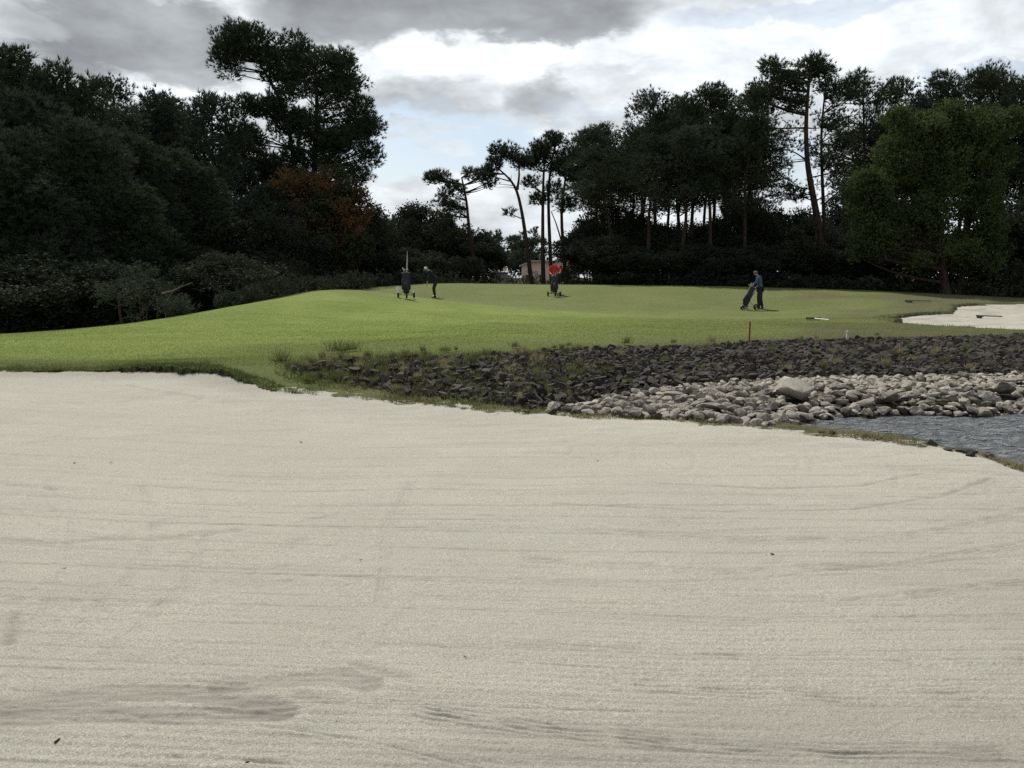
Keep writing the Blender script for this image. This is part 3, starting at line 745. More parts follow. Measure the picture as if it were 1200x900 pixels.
hero('pine_tree', 'giant pine with a broad ragged crown towering above everything beside the open sky', 'tree', 61, 360,
     [([(362, 345, 0), (366, 280, 0), (368, 215, 0), (370, 160, .3), (372, 110, .2), (368, 75, 0)], .36, .08),
      ([(366, 290, .4), (352, 240, .8), (344, 190, .8), (338, 140, .5), (318, 95, .3), (296, 62, 0)], .27, .06)],
     [(268, 62, 27, 32, 16), (300, 52, 40, 26, 20), (325, 78, 30, 30, 16), (350, 62, 26, 22, 10), (372, 88, 42, 30, 24), (345, 125, 48, 30, 26), (398, 80, 22, 26, 10), (405, 118, 38, 34, 24), (430, 150, 25, 24, 13),
      (410, 165, 40, 24, 18), (330, 155, 24, 14, 6), (350, 205, 34, 22, 16), (375, 230, 36, 20, 12), (392, 192, 34, 18, 14), (432, 182, 16, 16, 6), (422, 205, 16, 12, 4), (300, 125, 26, 14, 8), (290, 165, 25, 22, 9), (310, 195, 26, 20, 9), (368, 150, 34, 28, 16), (350, 180, 26, 16, 8), (392, 165, 24, 20, 8), (350, 100, 30, 20, 8)],
     7, 1, .6, 1.1, .8, per=110, dead=3, limb_r=.065, width=.046, leafmat='needle')
hero('pine_tree', 'small umbrella pine on a leaning bole, first pine right of the sky gap', 'tree', 62, 562,
     [([(562, 345, 0), (556, 310, 0), (549, 265, 0), (547, 235, 0), (541, 208, 0)], .20, .06)],
     [(515, 209, 17, 9, 7), (530, 222, 22, 12, 9), (520, 237, 18, 9, 6), (560, 205, 18, 10, 7), (572, 213, 14, 10, 5), (536, 245, 12, 6, 3), (505, 208, 8, 8, 3), (518, 250, 8, 5, 2)],
     8, 1, .42, .75, .9, per=105, dead=3, width=.044)
hero('pine_tree', 'slender forked pine with a bowed trunk right of the small umbrella pine', 'tree', 60, 622,
     [([(624, 345, 0), (619, 300, 0), (613, 255, 0), (606, 222, 0), (596, 208, 0), (582, 196, 0)], .19, .05), ([(606, 222, 0), (609, 205, .2), (607, 188, .2)], .10, .05)],
     [(585, 175, 13, 10, 6), (598, 178, 20, 11, 9), (578, 192, 12, 8, 5), (612, 190, 15, 9, 5), (570, 202, 11, 8, 4), (597, 249, 7, 4, 2)],
     9, 1, .38, .7, .9, per=105, dead=5, width=.044)
hero('pine_tree', 'dark pine with paired straight boles behind the golfer in red', 'tree', 61, 637,
     [([(637, 345, 0), (636, 300, 0), (636, 240, 0), (637, 200, 0), (640, 172, 0)], .19, .05), ([(647, 345, .5), (644, 280, .5), (642, 225, .5), (646, 190, .5), (652, 165, .4)], .17, .05)],
     [(640, 176, 22, 14, 12), (652, 163, 16, 10, 8), (625, 188, 18, 12, 8), (655, 190, 20, 16, 11), (630, 232, 14, 9, 4), (622, 215, 10, 8, 3), (650, 225, 10, 12, 4)],
     10, 1, .42, .8, .9, per=105, dead=3, width=.044)
hero('pine_tree', 'pine with a forked lower trunk just right of the paired boles', 'tree', 62, 664,
     [([(664, 345, 0), (661, 300, 0), (657, 250, 0), (662, 210, 0), (670, 180, 0)], .18, .05), ([(660, 290, 0), (652, 262, .3), (646, 248, .3)], .07, .03)],
     [(672, 178, 20, 12, 10), (686, 165, 14, 10, 6), (672, 205, 22, 16, 12), (664, 238, 14, 11, 6), (690, 195, 20, 18, 11)],
     12, 1, .42, .8, .9, per=105, dead=4, width=.044)
hero('pine_tree', 'tall airy pine with bare boughs reaching into the sky gap of the right wood', 'tree', 55, 960,
     [([(966, 345, 0), (962, 280, 0), (954, 235, 0), (946, 195, 0), (944, 150, 0), (947, 105, 0), (950, 80, 0)], .30, .07),
      ([(968, 330, .8), (966, 260, .8), (963, 200, .8), (962, 150, .6), (968, 100, .4)], .16, .05),
      ([(946, 150, 0), (930, 150, .2), (905, 151, .2), (888, 152, .1)], .07, .03), ([(947, 190, 0), (935, 180, -.2), (920, 174, -.3), (908, 176, -.3)], .06, .02), ([(947, 188, 0), (930, 190, -.2), (912, 192, -.3)], .05, .02)],
     [(947, 75, 22, 12, 8), (900, 80, 18, 12, 6), (925, 92, 28, 16, 12), (965, 92, 28, 20, 13), (900, 105, 26, 16, 9), (940, 118, 24, 18, 9), (985, 115, 24, 22, 10), (1003, 95, 16, 14, 5), (965, 140, 20, 14, 5), (985, 160, 20, 22, 7),
      (880, 125, 26, 20, 9), (890, 150, 16, 14, 5), (885, 175, 14, 14, 4), (975, 190, 14, 18, 4), (990, 210, 18, 18, 5), (925, 215, 12, 7, 2), (935, 228, 14, 8, 3)],
     13, 1, .45, .85, .8, per=88, dead=9, limb_r=.07, width=.044)
hero('broadleaf_tree', 'broad yellow-green leafy tree with a domed crown in front of the right wood', 'tree', 47, 1108,
     [([(1108, 350, 0), (1104, 300, 0), (1098, 240, 0), (1090, 190, 0)], .26, .06), ([(1124, 350, .4), (1130, 300, .6), (1138, 240, .6), (1150, 180, .5)], .22, .06), ([(1104, 300, 0), (1070, 260, -.4), (1030, 225, -.5)], .12, .04)],
     [(1080, 160, 36, 26, 34), (1140, 155, 44, 28, 44), (1155, 190, 30, 46, 34), (1060, 190, 40, 40, 44), (1110, 200, 50, 50, 60), (1015, 225, 28, 30, 26), (1035, 260, 36, 40, 36), (1085, 255, 44, 40, 40), (1150, 255, 34, 34, 24), (1020, 290, 26, 24, 14), (1100, 298, 55, 26, 26), (1150, 300, 36, 28, 18), (1050, 138, 14, 10, 5), (1112, 130, 16, 8, 6), (1185, 142, 14, 12, 6)],
     14, 1, .35, .85, .8, leafmat='leaf_lime', kind='leaf', per=70, tuft=.19, width=.10, k=7, flat=.9, dead=0, limb_r=.09)
hero('broadleaf_tree', 'autumn tree with patches of rusty orange leaves under the giant pine', 'tree', 55, 385,
     [([(385, 350, 0), (382, 300, 0), (378, 250, 0)], .16, .05), ([(390, 350, .3), (400, 290, .3), (408, 250, .3)], .12, .04)],
     [(345, 222, 34, 24, 26), (385, 215, 34, 22, 28), (410, 245, 30, 32, 34), (365, 260, 44, 40, 44), (415, 285, 26, 34, 28), (370, 305, 46, 30, 30)],
     15, 1, .4, .8, .8, leafmat='leaf_orange', kind='leaf', per=85, tuft=.17, width=.12, k=7, flat=.9, dead=0)

# ---- the wood on the right
GR = 'pines of the dense wood on the right'
for (px, top, Y, i, lab) in [
    (700, 150, 60, 0, None), (722, 142, 63, 1, None), (741, 122, 60, 2, None),
    (768, 104, 58, 3, 'pine with a round topped crown where the right wood first rises high'), (790, 112, 60, 4, None), (812, 116, 57, 5, None), (832, 107, 60, 0, None), (852, 98, 58, 1, None), (872, 88, 59, 2, 'pine rising just left of the airy pine at the gap in the wood'),
    (1012, 92, 60, 3, None), (1038, 92, 61, 4, 'thin topped pine showing between the airy pine and the yellow-green tree'), (1062, 104, 62, 5, None), (1088, 88, 60, 0, 'pine with a broad rounded crown behind the yellow-green tree'), (1112, 84, 62, 1, None), (1140, 82, 60, 2, None), (1168, 76, 58, 3, 'pine with an open lacy crown near the upper right corner'), (1200, 78, 57, 4, None), (1235, 70, 58, 5, None), (1280, 70, 60, 2, None), (1330, 80, 58, 0, None)]:
    plant('tall', i, px, top, Y, lab or 'pine in the mass of the right wood', None if lab else GR, wide=.92)
for (px, top, Y, k, i) in [(708, 170, 70, 'tall', 4), (735, 160, 72, 'tall', 5), (755, 150, 68, 'tall', 0), (780, 140, 70, 'tall', 1), (803, 138, 72, 'tall', 2), (822, 140, 68, 'tall', 3), (845, 135, 70, 'tall', 4), (866, 128, 71, 'tall', 0),
        (1000, 150, 72, 'tall', 1), (1030, 130, 74, 'tall', 2), (1056, 130, 70, 'tall', 3), (1080, 120, 72, 'tall', 4), (1120, 120, 72, 'tall', 5), (1155, 118, 70, 'tall', 0), (1190, 110, 72, 'tall', 1), (1250, 110, 70, 'tall', 2),
        (722, 170, 56, 'tall', 3), (760, 160, 55, 'tall', 0), (797, 150, 54, 'tall', 2), (835, 145, 54, 'tall', 4), (868, 135, 54, 'tall', 5), (888, 160, 66, 'tall', 1), (1000, 190, 62, 'full', 1), (985, 225, 64, 'full', 3),
        (1185, 180, 56, 'full', 0), (1215, 190, 52, 'full', 2), (1010, 240, 58, 'full', 2), (1062, 190, 66, 'full', 1)]:
    plant(k, i, px, top, Y, 'pine in the mass of the right wood', GR, wide=.95)

# ---- bushes of the undergrowth
GB = 'dark bushes under the pines'
for (px, top, Y, i, w, lab) in [
    (458, 262, 63, 0, 1, None), (492, 243, 66, 1, 1.0, 'round dark thicket between the autumn tree and the small umbrella pine'), (520, 250, 66, 2, 1.1, None), (545, 270, 65, 0, 1.1, None), (565, 285, 66, 1, .8, None), (438, 285, 58, 2, .9, None), (430, 235, 60, 0, .8, None),
    (470, 290, 58, 1, 1, None), (505, 295, 58, 2, 1, None), (540, 300, 60, 0, .9, None),
    (690, 262, 60, 1, .9, None), (715, 250, 62, 2, 1, None), (745, 255, 60, 0, 1, None), (775, 262, 58, 1, 1, None), (805, 262, 60, 2, 1, None), (835, 262, 58, 0, 1, None), (865, 250, 60, 1, 1, None), (893, 245, 60, 2, 1, None), (915, 258, 62, 0, 1, None), (945, 262, 60, 1, 1, None),
    (700, 290, 55, 0, 1.1, None), (735, 292, 54, 1, 1.1, None), (770, 295, 54, 2, 1.1, None), (810, 290, 54, 0, 1.1, None), (850, 292, 53, 1, 1.1, None), (890, 290, 53, 2, 1.1, None), (925, 290, 53, 0, 1.1, None), (975, 285, 53, 1, 1.1, None), (1010, 290, 52, 2, 1.1, None), (1050, 290, 51, 0, 1.1, None), (1090, 290, 53, 1, 1, None),
    (1150, 290, 51, 2, 1.1, None), (1185, 250, 50, 0, 1.0, 'tall dark bush closing the right wood, right of the yellow-green tree'), (1225, 240, 48, 1, 1.1, None), (1260, 250, 48, 0, 1.2, None), (1310, 250, 48, 2, 1.2, None), (975, 250, 64, 2, 1, None), (1130, 262, 62, 0, 1, None), (1170, 262, 62, 1, 1, None), (1040, 262, 62, 1, 1, None),
    (-60, 300, 34, 0, 1.3, None), (-10, 310, 33, 1, 1.3, None), (40, 300, 34, 2, 1.3, None), (90, 305, 35, 0, 1.3, None), (130, 315, 36, 1, 1.1, None), (240, 300, 41, 2, 1.2, None), (275, 290, 42, 0, 1.2, None), (310, 295, 49, 1, 1.2, None), (345, 300, 53, 2, 1.1, None), (330, 250, 52, 0, 1.1, None), (280, 240, 50, 1, 1.1, None),
    (60, 250, 40, 2, 1.2, None), (10, 250, 40, 0, 1.2, None), (110, 262, 42, 1, 1.2, None), (180, 280, 44, 2, 1.2, None), (215, 285, 46, 0, 1.2, None), (400, 300, 58, 1, 1.1, None), (425, 305, 60, 2, 1, None), (365, 300, 58, 0, 1, None), (330, 305, 55, 0, 1, None), (450, 305, 62, 0, .9, None), (420, 270, 64, 1, 1, None), (395, 260, 64, 2, 1, None)]:
    plant('dome', i, px, top + (0 if lab or top > 290 else float(rng.uniform(-16, 8))), Y, lab or 'dark leafy bush of the undergrowth beneath the pines', None if lab else GB, wide=w)
def small_bush(px, py, Y, top, rad, mat, label, seed, name='leafy_bush', per=90, tuft=.14, width=.06, n=26):
    r = np.random.default_rng(seed); g = P(px, py, Y); z = hz(g.x, Y) - .05; H = P(px, top, Y).z - z
    tr, cl = dome_data(r, H, rad, n, stems=3); tr = [(t, .04, .01) for t, a, b in tr]
    cl = [(a, b, c, d * .75) for a, b, c, d in cl]
    return make_tree(name, label, 'bush', None, tr, cl, r, mat, 'leaf', per=per, tuft=tuft, width=width, k=6, flat=.9, dead=0, limb_r=.03, loc=(g.x, Y, z))
small_bush(150, 378, 31, 322, 1.1, 'leaf_grey', 'pale grey-green bush catching light at the foot of the left wood', 31)
small_bush(172, 375, 33, 300, .8, 'leaf_grey', 'narrow pale bush behind the grey-green bush in the left wood', 32, per=60)
small_bush(207, 375, 29, 353, .5, 'leaf_grey', 'low pale sprawling bush by the mown edge below the dead branch', 33, tuft=.2, width=.03)
small_bush(268, 362, 34, 343, .5, 'leaf_grey', 'grey tussock bush at the top of the left turf bank', 34)
small_bush(298, 355, 37, 335, .45, 'leaf_grey', 'little pale bush at the edge where the bank meets the dark wood', 35, tuft=.2, width=.03)
small_bush(590, 333, 80, 319, 1.6, 'leaf_grey', 'low grey-brown hedge bush in front of the low grey outbuilding', 36, n=30)
small_bush(618, 333, 82, 320, 1.8, 'leaf_dark', 'low dark hedge bush in front of the peach house', 37, n=30)
small_bush(672, 333, 78, 312, 1.6, 'leaf_dark', 'dark bush covering the right end of the peach house', 38, n=34)
# dead branch lying in the undergrowth
g = P(190, 345, 30.5)
mb = MB(); mb.tube([P(190, 344, 30.5) - g, P(203, 341, 30.4) - g, P(212, 336, 30.2) - g, P(226, 331, 30.4) - g], [.035, .03, .022, .01], 7); mb.tube([P(212, 336, 30.2) - g, P(216, 330, 30.2) - g], [.015, .006], 5)
mb.tube([P(203, 341, 30.4) - g, P(196, 352, 30.4) - g, P(194, 372, 30.4) - g], [.02, .02, .012], 5)
o = mb.build('dead_branch', M['bark_pale'], None, loc=g); tag(o, 'pale dead branch propped in the dark undergrowth of the left wood', 'branch')

# ---- far wood behind the house, one mass
r = np.random.default_rng(77); Cs = []
for k in range(150):
    px = r.uniform(380, 1040) if k < 105 else r.uniform(-250, 380); Y = r.uniform(150, 215); b = P(px, 325, Y); top = r.uniform(266, 280); zt = P(px, top, Y).z; zb = hz(b.x, Y)
    Hh = zt - zb; rad = r.uniform(2.2, 3.6)
    for q in range(16):
        t = r.uniform(0, 1) ** .7; a = r.uniform(0, 6.28); rr = rad * (1 - .75 * t) * r.uniform(.4, 1)
        Cs.append((b.x + math.cos(a) * rr, Y + math.sin(a) * rr, zb + Hh * (.10 + .86 * t), r.uniform(.9, 1.6) * (1 - .5 * t)))
C, D, T = clump_tufts(Cs, 26, r, .9, up=.9)
V, Fc, tt = blades(C, D, np.full(len(C), .8), 5, .22, .5, r, T)
tag(link('distant_woodland', mesh_np('distant_woodland', V, Fc, False, {'tint': tt}, [M['needle_b']])), 'far pine wood closing the view behind the peach house', 'woodland', kind='stuff')

# ---- low undergrowth over the forest floor
r = np.random.default_rng(55); n = 5200; px = r.uniform(-120, 1330, n); yy = np.interp(px, crest_px, crest_y) + 2.0 + r.uniform(0, 1, n) ** 1.3 * 26; xx = (px - 600) / F * yy
keep = ~((px > 555) & (px < 668) & (yy < 200)) | (r.uniform(0, 1, n) < .08); xx, yy, px = xx[keep], yy[keep], px[keep]; n = len(xx); zz = H1(xx, yy); sz = r.uniform(.35, .95, n) * np.where((px > 540) & (px < 690), .5, 1)
Cs = [(xx[i], yy[i], zz[i] + sz[i] * .5, sz[i] * .75) for i in range(n)]
C, D, T = clump_tufts(Cs, 60, r, .8, up=.6)
V, Fc, tt = blades(C, D, np.full(len(C), .22), 4, .08, .7, r, T)
tag(link('undergrowth', mesh_np('undergrowth', V, Fc, False, {'tint': tt}, [M['leaf_dark']])), 'low dark bracken and brambles covering the forest floor under the pines', 'undergrowth', kind='stuff')
# ------------------------------------------------------------------ rocks
def rock_mesh(name, seed, mat, sq=(1, .8, .62), npts=22, bev=.05):
    r = random.Random(seed); bm = bmesh.new()
    for i in range(npts):
        v = Vector((r.gauss(0, 1), r.gauss(0, 1), r.gauss(0, 1))).normalized() * r.uniform(.42, .55)
        bm.verts.new((v.x * sq[0], v.y * sq[1], v.z * sq[2]))
    res = bmesh.ops.convex_hull(bm, input=bm.verts)
    bmesh.ops.delete(bm, geom=[g for g in set(res['geom_interior'] + res['geom_unused']) if isinstance(g, bmesh.types.BMVert) and g.is_valid], context='VERTS')
    bmesh.ops.bevel(bm, geom=list(bm.edges), offset=bev, segments=1, affect='EDGES', clamp_overlap=True)
    bmesh.ops.triangulate(bm, faces=bm.faces)
    bmesh.ops.subdivide_edges(bm, edges=bm.edges, cuts=1, use_grid_fill=True)
    for v in bm.verts:
        n = mnoise.noise(v.co * 4 + Vector((seed, 0, 0))) * .09 + mnoise.noise(v.co * 9 + Vector((0, seed, 0))) * .05
        v.co += v.co.normalized() * n
    bmesh.ops.recalc_face_normals(bm, faces=bm.faces)
    me = bpy.data.meshes.new(name); bm.to_mesh(me); bm.free(); me.materials.append(mat)
    for p in me.polygons: p.use_smooth = True
    me.set_sharp_from_angle(angle=R(32)); return me
pale_m = [rock_mesh('pale_stone', 10 + i, M['pale_rock'], [(1, .8, .6), (1, .85, .75), (1.1, .7, .42), (1, .9, .55), (1.2, .75, .5), (1, 1, .8), (1.1, .8, .35)][i % 7]) for i in range(10)]
dark_m = [rock_mesh('dark_rock', 40 + i, M['dark_rock'], [(1, .6, .5), (1, .9, .75), (1.2, .6, .35), (1, .7, .9), (.8, 1, .5)][i % 5], 12, .02) for i in range(10)]

def scatter(poly, n, rng_, smin, smax, powr, spacing, dens=None, tries=60):
    xs = [p.x for p in poly]; yy = [p.y for p in poly]; N = n * tries
    X = rng_.uniform(min(xs), min(max(xs), 13.0), N); Y = rng_.uniform(min(yy), max(yy), N)
    inside = (poly_sd(X, Y, poly) < 0)
    if dens is not None: inside &= rng_.uniform(0, 1, N) < dens(X, Y)
    X = X[inside]; Y = Y[inside]; S = smin + (smax - smin) * rng_.uniform(0, 1, len(X)) ** powr
    S = np.sort(S)[::-1]; out = []; cell = {}
    for x, y, s in zip(X, Y, S):
        k = (int(x / .5), int(y / .5)); okk = True
        for i in range(-1, 2):
            for j in range(-1, 2):
                for (a, b, c) in cell.get((k[0] + i, k[1] + j), ()):
                    if (a - x) ** 2 + (b - y) ** 2 < (spacing * (c + s) * .5) ** 2: okk = False; break
                if not okk: break
            if not okk: break
        if okk:
            cell.setdefault(k, []).append((x, y, s)); out.append((x, y, s))
            if len(out) >= n: break
    return out

def view_col(x, y): return 600 + F * x / y
def place_rock(name, me, x, y, s, r, label, cat, group, sink=.22, ext=0.0, flat=1.0):
    o = bpy.data.objects.new(name, me); COL.objects.link(o)
    o.location = (x, y, hz(x, y) + s * (.5 * .62 * flat - sink) + ext); o.rotation_euler = (r.uniform(-.35, .35), r.uniform(-.35, .35), r.uniform(0, 6.28))
    o.scale = (s * r.uniform(.9, 1.15), s * r.uniform(.85, 1.1), s * r.uniform(.8, 1.1) * flat); o['label'] = label; o['category'] = cat
    if group: o['group'] = group
    return o
def stuff_rocks(name, meshes, items, r, mat, label, sink=.25):
    Vs, Fs, off = [], [], 0; data = []
    for me in meshes:
        me.calc_loop_triangles(); v = np.zeros(len(me.vertices) * 3, np.float32); me.vertices.foreach_get('co', v); f = np.zeros(len(me.loop_triangles) * 3, np.int32); me.loop_triangles.foreach_get('vertices', f)
        data.append((v.reshape(-1, 3), f.reshape(-1, 3)))
    zz = H1(np.array([i[0] for i in items]), np.array([i[1] for i in items]))
    for (x, y, s), z in zip(items, zz):
        v, f = data[r.randrange(len(data))]; a = r.uniform(0, 6.28); t = r.uniform(-.5, .5)
        m = np.array((Matrix.Rotation(a, 3, 'Z') @ Matrix.Rotation(t, 3, 'X')))
        Vs.append(v @ m.T * s + np.array([x, y, z + s * (.31 - sink)])); Fs.append(f + off); off += len(v)
    me = mesh_np(name, np.concatenate(Vs), np.concatenate(Fs), True, None, [mat]); me.set_sharp_from_angle(angle=R(32))
    return tag(link(name, me), label, name.replace('_', ' '), kind='stuff')

r = random.Random(5); rg = np.random.default_rng(5)
# distinctive stones, at the spots the picture shows them
HERO_P = [(929, 470, .56, 1, 'large rounded grey boulder, the biggest stone of the pale bank', .85), (787, 467, .27, 2, 'flat cream slab lying on the upper left of the pale bank', .7), (838, 486, .36, 6, 'wide flat topped stone at the foot of the bank beside the sand', .8),
          (812, 464, .24, 0, 'long grey stone resting behind the flat cream slab', .9), (1013, 479, .27, 4, 'grey slab tilted towards the water left of the square stone', .7), (1042, 474, .27, 3, 'square flat topped stone halfway along the water edge', 1), (1014, 492, .16, 0, 'small pale stone standing by itself at the tip of the water', 1.2),
          (1158, 474, .19, 5, 'triangular cream stone close above the water near the far end', 1.2), (1104, 476, .17, 2, 'pale yellowish stone low on the bank between the square and the triangular stone', .8), (1185, 452, .34, 6, 'broad flat grey stone high on the bank at its right end', .7), (1176, 465, .3, 1, 'rounded brown-grey stone under the broad flat one', 1),
          (1078, 448, .22, 0, 'light stone on the upper rim directly under the dark rocks', 1), (960, 462, .2, 3, 'block shaped stone just right of the biggest boulder', 1.1), (1130, 446, .2, 4, 'pointed pale stone on the upper rim of the bank towards its right end', 1)]
taken = []
for px, py, s, mi, lab, fl in HERO_P:
    g = on_ground(px, py); place_rock('pale_stone', pale_m[mi], g.x, g.y, s, r, lab, 'stone', None, sink=.05, ext=.03, flat=fl).rotation_euler[0] = .1; taken.append((g.x, g.y, s))
items = scatter(PALE, 4000, rg, .028, .19, 2.8, .72, dens=lambda X, Y: np.clip(.25 + (600 + F * X / Y - 660) / 240, .15, 1))
items = [i for i in items if all((i[0] - t[0]) ** 2 + (i[1] - t[1]) ** 2 > (.55 * (t[2] + i[2] * .4)) ** 2 for t in taken)]
items.sort(key=lambda i: -i[2] / i[1]); vis = [i for i in items if view_col(i[0], i[1]) < 1215]; sel = vis[:284]; rest = vis[284:] + [i for i in items if view_col(i[0], i[1]) >= 1215]
def zone_pale(x, y, s):
    c = view_col(x, y); size = 'fist sized' if s < .12 else 'head sized'
    if c < 780: return f'{size} grey-beige stone in the thin end of the pale bank beside the sand'
    if c < 925: return f'{size} pale stone in the bank left of the biggest boulder'
    if c < 1040: return f'{size} pale stone between the biggest boulder and the square flat topped stone'
    if c < 1150: return f'{size} pale stone above the water between the square and the triangular stones'
    return f'{size} pale stone right of the triangular cream stone'
for x, y, s in sel:
    l = zone_pale(x, y, s); place_rock('pale_stone', pale_m[r.randrange(10)], x, y, s, r, l, 'stone', l.replace('stone', 'stones', 1), ext=r.uniform(0, .05) * (s > .1))
stuff_rocks('pale_rubble', pale_m, rest, r, M['pale_rock'], 'small loose pale rubble filling the bank between the bigger stones')

dd = lambda X, Y: np.clip(.16 + (600 + F * X / Y - 470) / 420, .10, 1) * np.clip(.75 + 1.6 * fbm(X * .9, Y * .9, 131, 3), .12, 1)
items = scatter(DARK, 12000, rg, .035, .20, 3.0, .62, dens=dd)
items.sort(key=lambda i: -i[2] / i[1]); vis = [i for i in items if view_col(i[0], i[1]) < 1215]; sel = vis[:292]; rest = vis[292:] + [i for i in items if view_col(i[0], i[1]) >= 1215]
def zone_dark(x, y, s):
    c = view_col(x, y)
    if c < 560: return 'dark rock among the weeds at the thin left end of the rock bank'
    if c < 700: return 'dark rock in the weedy part of the bank above the last pale stones'
    if c < 860: return 'blackish rock in the bank above the flat cream slab, left of the marker stake'
    if c < 1010: return 'blackish rock in the bank behind the biggest pale boulder'
    return 'blackish rock in the bank below the small far bunker'
for x, y, s in sel:
    l = zone_dark(x, y, s); place_rock('dark_rock', dark_m[r.randrange(10)], x, y, s, r, l, 'rock', l.replace('rock', 'rocks', 1), sink=.15, ext=r.uniform(0, .07))
stuff_rocks('dark_rubble', dark_m, rest, r, M['dark_rock'], 'smaller dark rubble packed between the blackish rocks', sink=.12)
mixed = [i for i in scatter(PALE, 420, rg, .06, .17, 1.6, 2.2)]
stuff_rocks('dark_rubble', dark_m, mixed, r, M['dark_rock'], 'dark cobbles lying in among the pale stones of the bank', sink=.16)
# wet dark rocks along the near shore of the pond
for px, py, s in [(605, 484, .14), (618, 486, .1), (963, 509, .12), (975, 511, .1), (1015, 515, .15), (1030, 517, .10), (1088, 524, .16), (1110, 529, .13), (1128, 531, .24), (1145, 535, .2), (1158, 539, .16), (1136, 536, .14), (1172, 544, .10), (648, 487, .12)]:
    g = on_ground(px, py - 1)
    if px < 700: place_rock('shore_rock', dark_m[r.randrange(10)], g.x, g.y, s, r, 'dark rock lying on the sand edge at the foot of the weedy bank', 'rock', 'dark rocks at the sand edge of the weedy bank', sink=.1)
    else: place_rock('shore_rock', dark_m[r.randrange(10)], g.x, g.y, s, r, 'wet dark rock on the grassy spit between the sand and the water', 'rock', 'wet dark rocks on the spit', sink=.24)

# ------------------------------------------------------------------ weeds and grass
def weed_mesh(seed, mat, n=34, L=.22, w=.012, sp=.45):
    q = np.random.default_rng(seed); C = np.stack([q.normal(0, .05, n), q.normal(0, .05, n), np.zeros(n)], -1); D = np.tile([0, 0, 1.0], (n, 1))
    V, Fc, t = blades(C, D, np.full(n, L), 2, w, sp, q); V[:, 2] = np.maximum(V[:, 2], -.02); return mesh_np('weed_tuft', V, Fc, False, {'tint': t}, [mat])
wm = [weed_mesh(i, M['weed'] if i % 3 else M['straw'], 34, .17 + .02 * (i % 4)) for i in range(6)]
pts = [(395, 414, 1.6, 'bushy green weed on the rim of the rock bank at its left end'), (412, 412, 1.3, 'spreading weed just right of the bushy one on the left rim'), (670, 441, 1.5, 'upright pale green weed in the middle of the weedy slope'), (552, 428, 1.2, None), (330, 426, 1.3, 'grey-green weed where the rock bank runs out in the turf'), (345, 433, 1.2, None)]
for k in range(110): pts.append((r.uniform(335, 690), 0, r.uniform(.4, .9), None))
for k in range(60): pts.append((r.uniform(700, 1195), 0, r.uniform(.45, .9), None))
for px, py, s, lab in pts:
    if py == 0:
        lo = float(np.interp(px, [350, 480, 620, 700, 860, 1200], [450, 462, 474, 460, 442, 436])); hi = float(np.interp(px, [350, 430, 700, 900, 1200], [424, 414, 405, 397, 390])); py = r.uniform(hi, lo)
    g = on_ground(px, py); o = link('weed_tuft', wm[r.randrange(6)], None, (g.x, g.y, g.z + .03)); o.scale = (s, s, s * r.uniform(.8, 1.1)); o.rotation_euler = (0, 0, r.uniform(0, 6))
    gl = 'wispy weed tuft growing between the dark rocks of the weedy left slope' if px < 700 else 'wispy weed tuft growing between the blackish rocks of the right hand slope'
    tag(o, lab or gl, 'weed', None if lab else gl.replace('tuft', 'tufts'))

def grass_patch(name, N, region, L, w, mat, label, seed, sp=.35, smp=None):
    """short blades over a part of the land"""
    q = np.random.default_rng(seed); x, y = smp(q, N); g, sb_, sf_ = shape_ground(x, y); okk = region(x, y, sb_, sf_, q)
    x, y, g = x[okk], y[okk], g[okk]; n = len(x)
    C = np.stack([x, y, g - .004], -1); D = np.tile([0, 0, 1.0], (n, 1)); Ls = (L if np.isscalar(L) else L(x, y)) * q.uniform(.6, 1.2, n)
    V, Fc, t = blades(C, D, Ls, 1, w, sp, q, np.clip(.5 + .9 * fbm(x * 1.2, y * 1.2, 88, 3) + q.normal(0, .18, n), 0, 1))
    return tag(link(name, mesh_np(name, V, Fc, False, {'tint': t}, [mat])), label, 'grass', kind='stuff')
def fan_sample(y0, y1, c0, c1):
    def f(q, N):
        y = q.uniform(y0 ** .5, y1 ** .5, N) ** 2; px = q.uniform(c0, c1, N); return (px - 600) / F * y, y
    return f
pd = lambda x, y: np.minimum(poly_sd(x, y, DARK), poly_sd(x, y, PALE))
grass_patch('grass', 330000, lambda x, y, sb, sf, q: (sb > .02) & (sf > .1) & (pd(x, y) > -.1), lambda x, y: np.where(y < 14.5, .035, .028), .007, M['grass'], 'short turf of the green rising from the bunker rim', 3, smp=fan_sample(12.8, 30, -120, 1300))
def near_edge(q, N):
    i = q.integers(0, 21, N); p = np.array([(v.x, v.y) for v in BUNKER[:23]]); t = q.uniform(0, 1, N)[:, None]; a = p[i] * (1 - t) + p[i + 1] * t; return a[:, 0] + q.normal(0, .30, N), a[:, 1] + np.abs(q.normal(0, .35, N)) - .05
grass_patch('grass', 60000, lambda x, y, sb, sf, q: (sb > -.005) & (sb < .28) & (600 + F * x / y < 345), lambda x, y: .05 + .10 * np.clip(fbm(x * 2.5, y * 2.5, 141, 3) + .4, 0, 1), .008, M['weed'], 'shaggy grass hanging over the rim of the large bunker', 4, .75, near_edge)
grass_patch('grass', 46000, lambda x, y, sb, sf, q: (sb > -.03) & (sb < 1.1) & (600 + F * x / y > 335) & (q.uniform(0, 1, len(x)) < np.clip(.25 + 1.6 * fbm(x * 2.2, y * 2.2, 19, 3), 0, 1)), .06, .006, M['straw'], 'thin dry grass along the sand edge', 6, .6, near_edge)
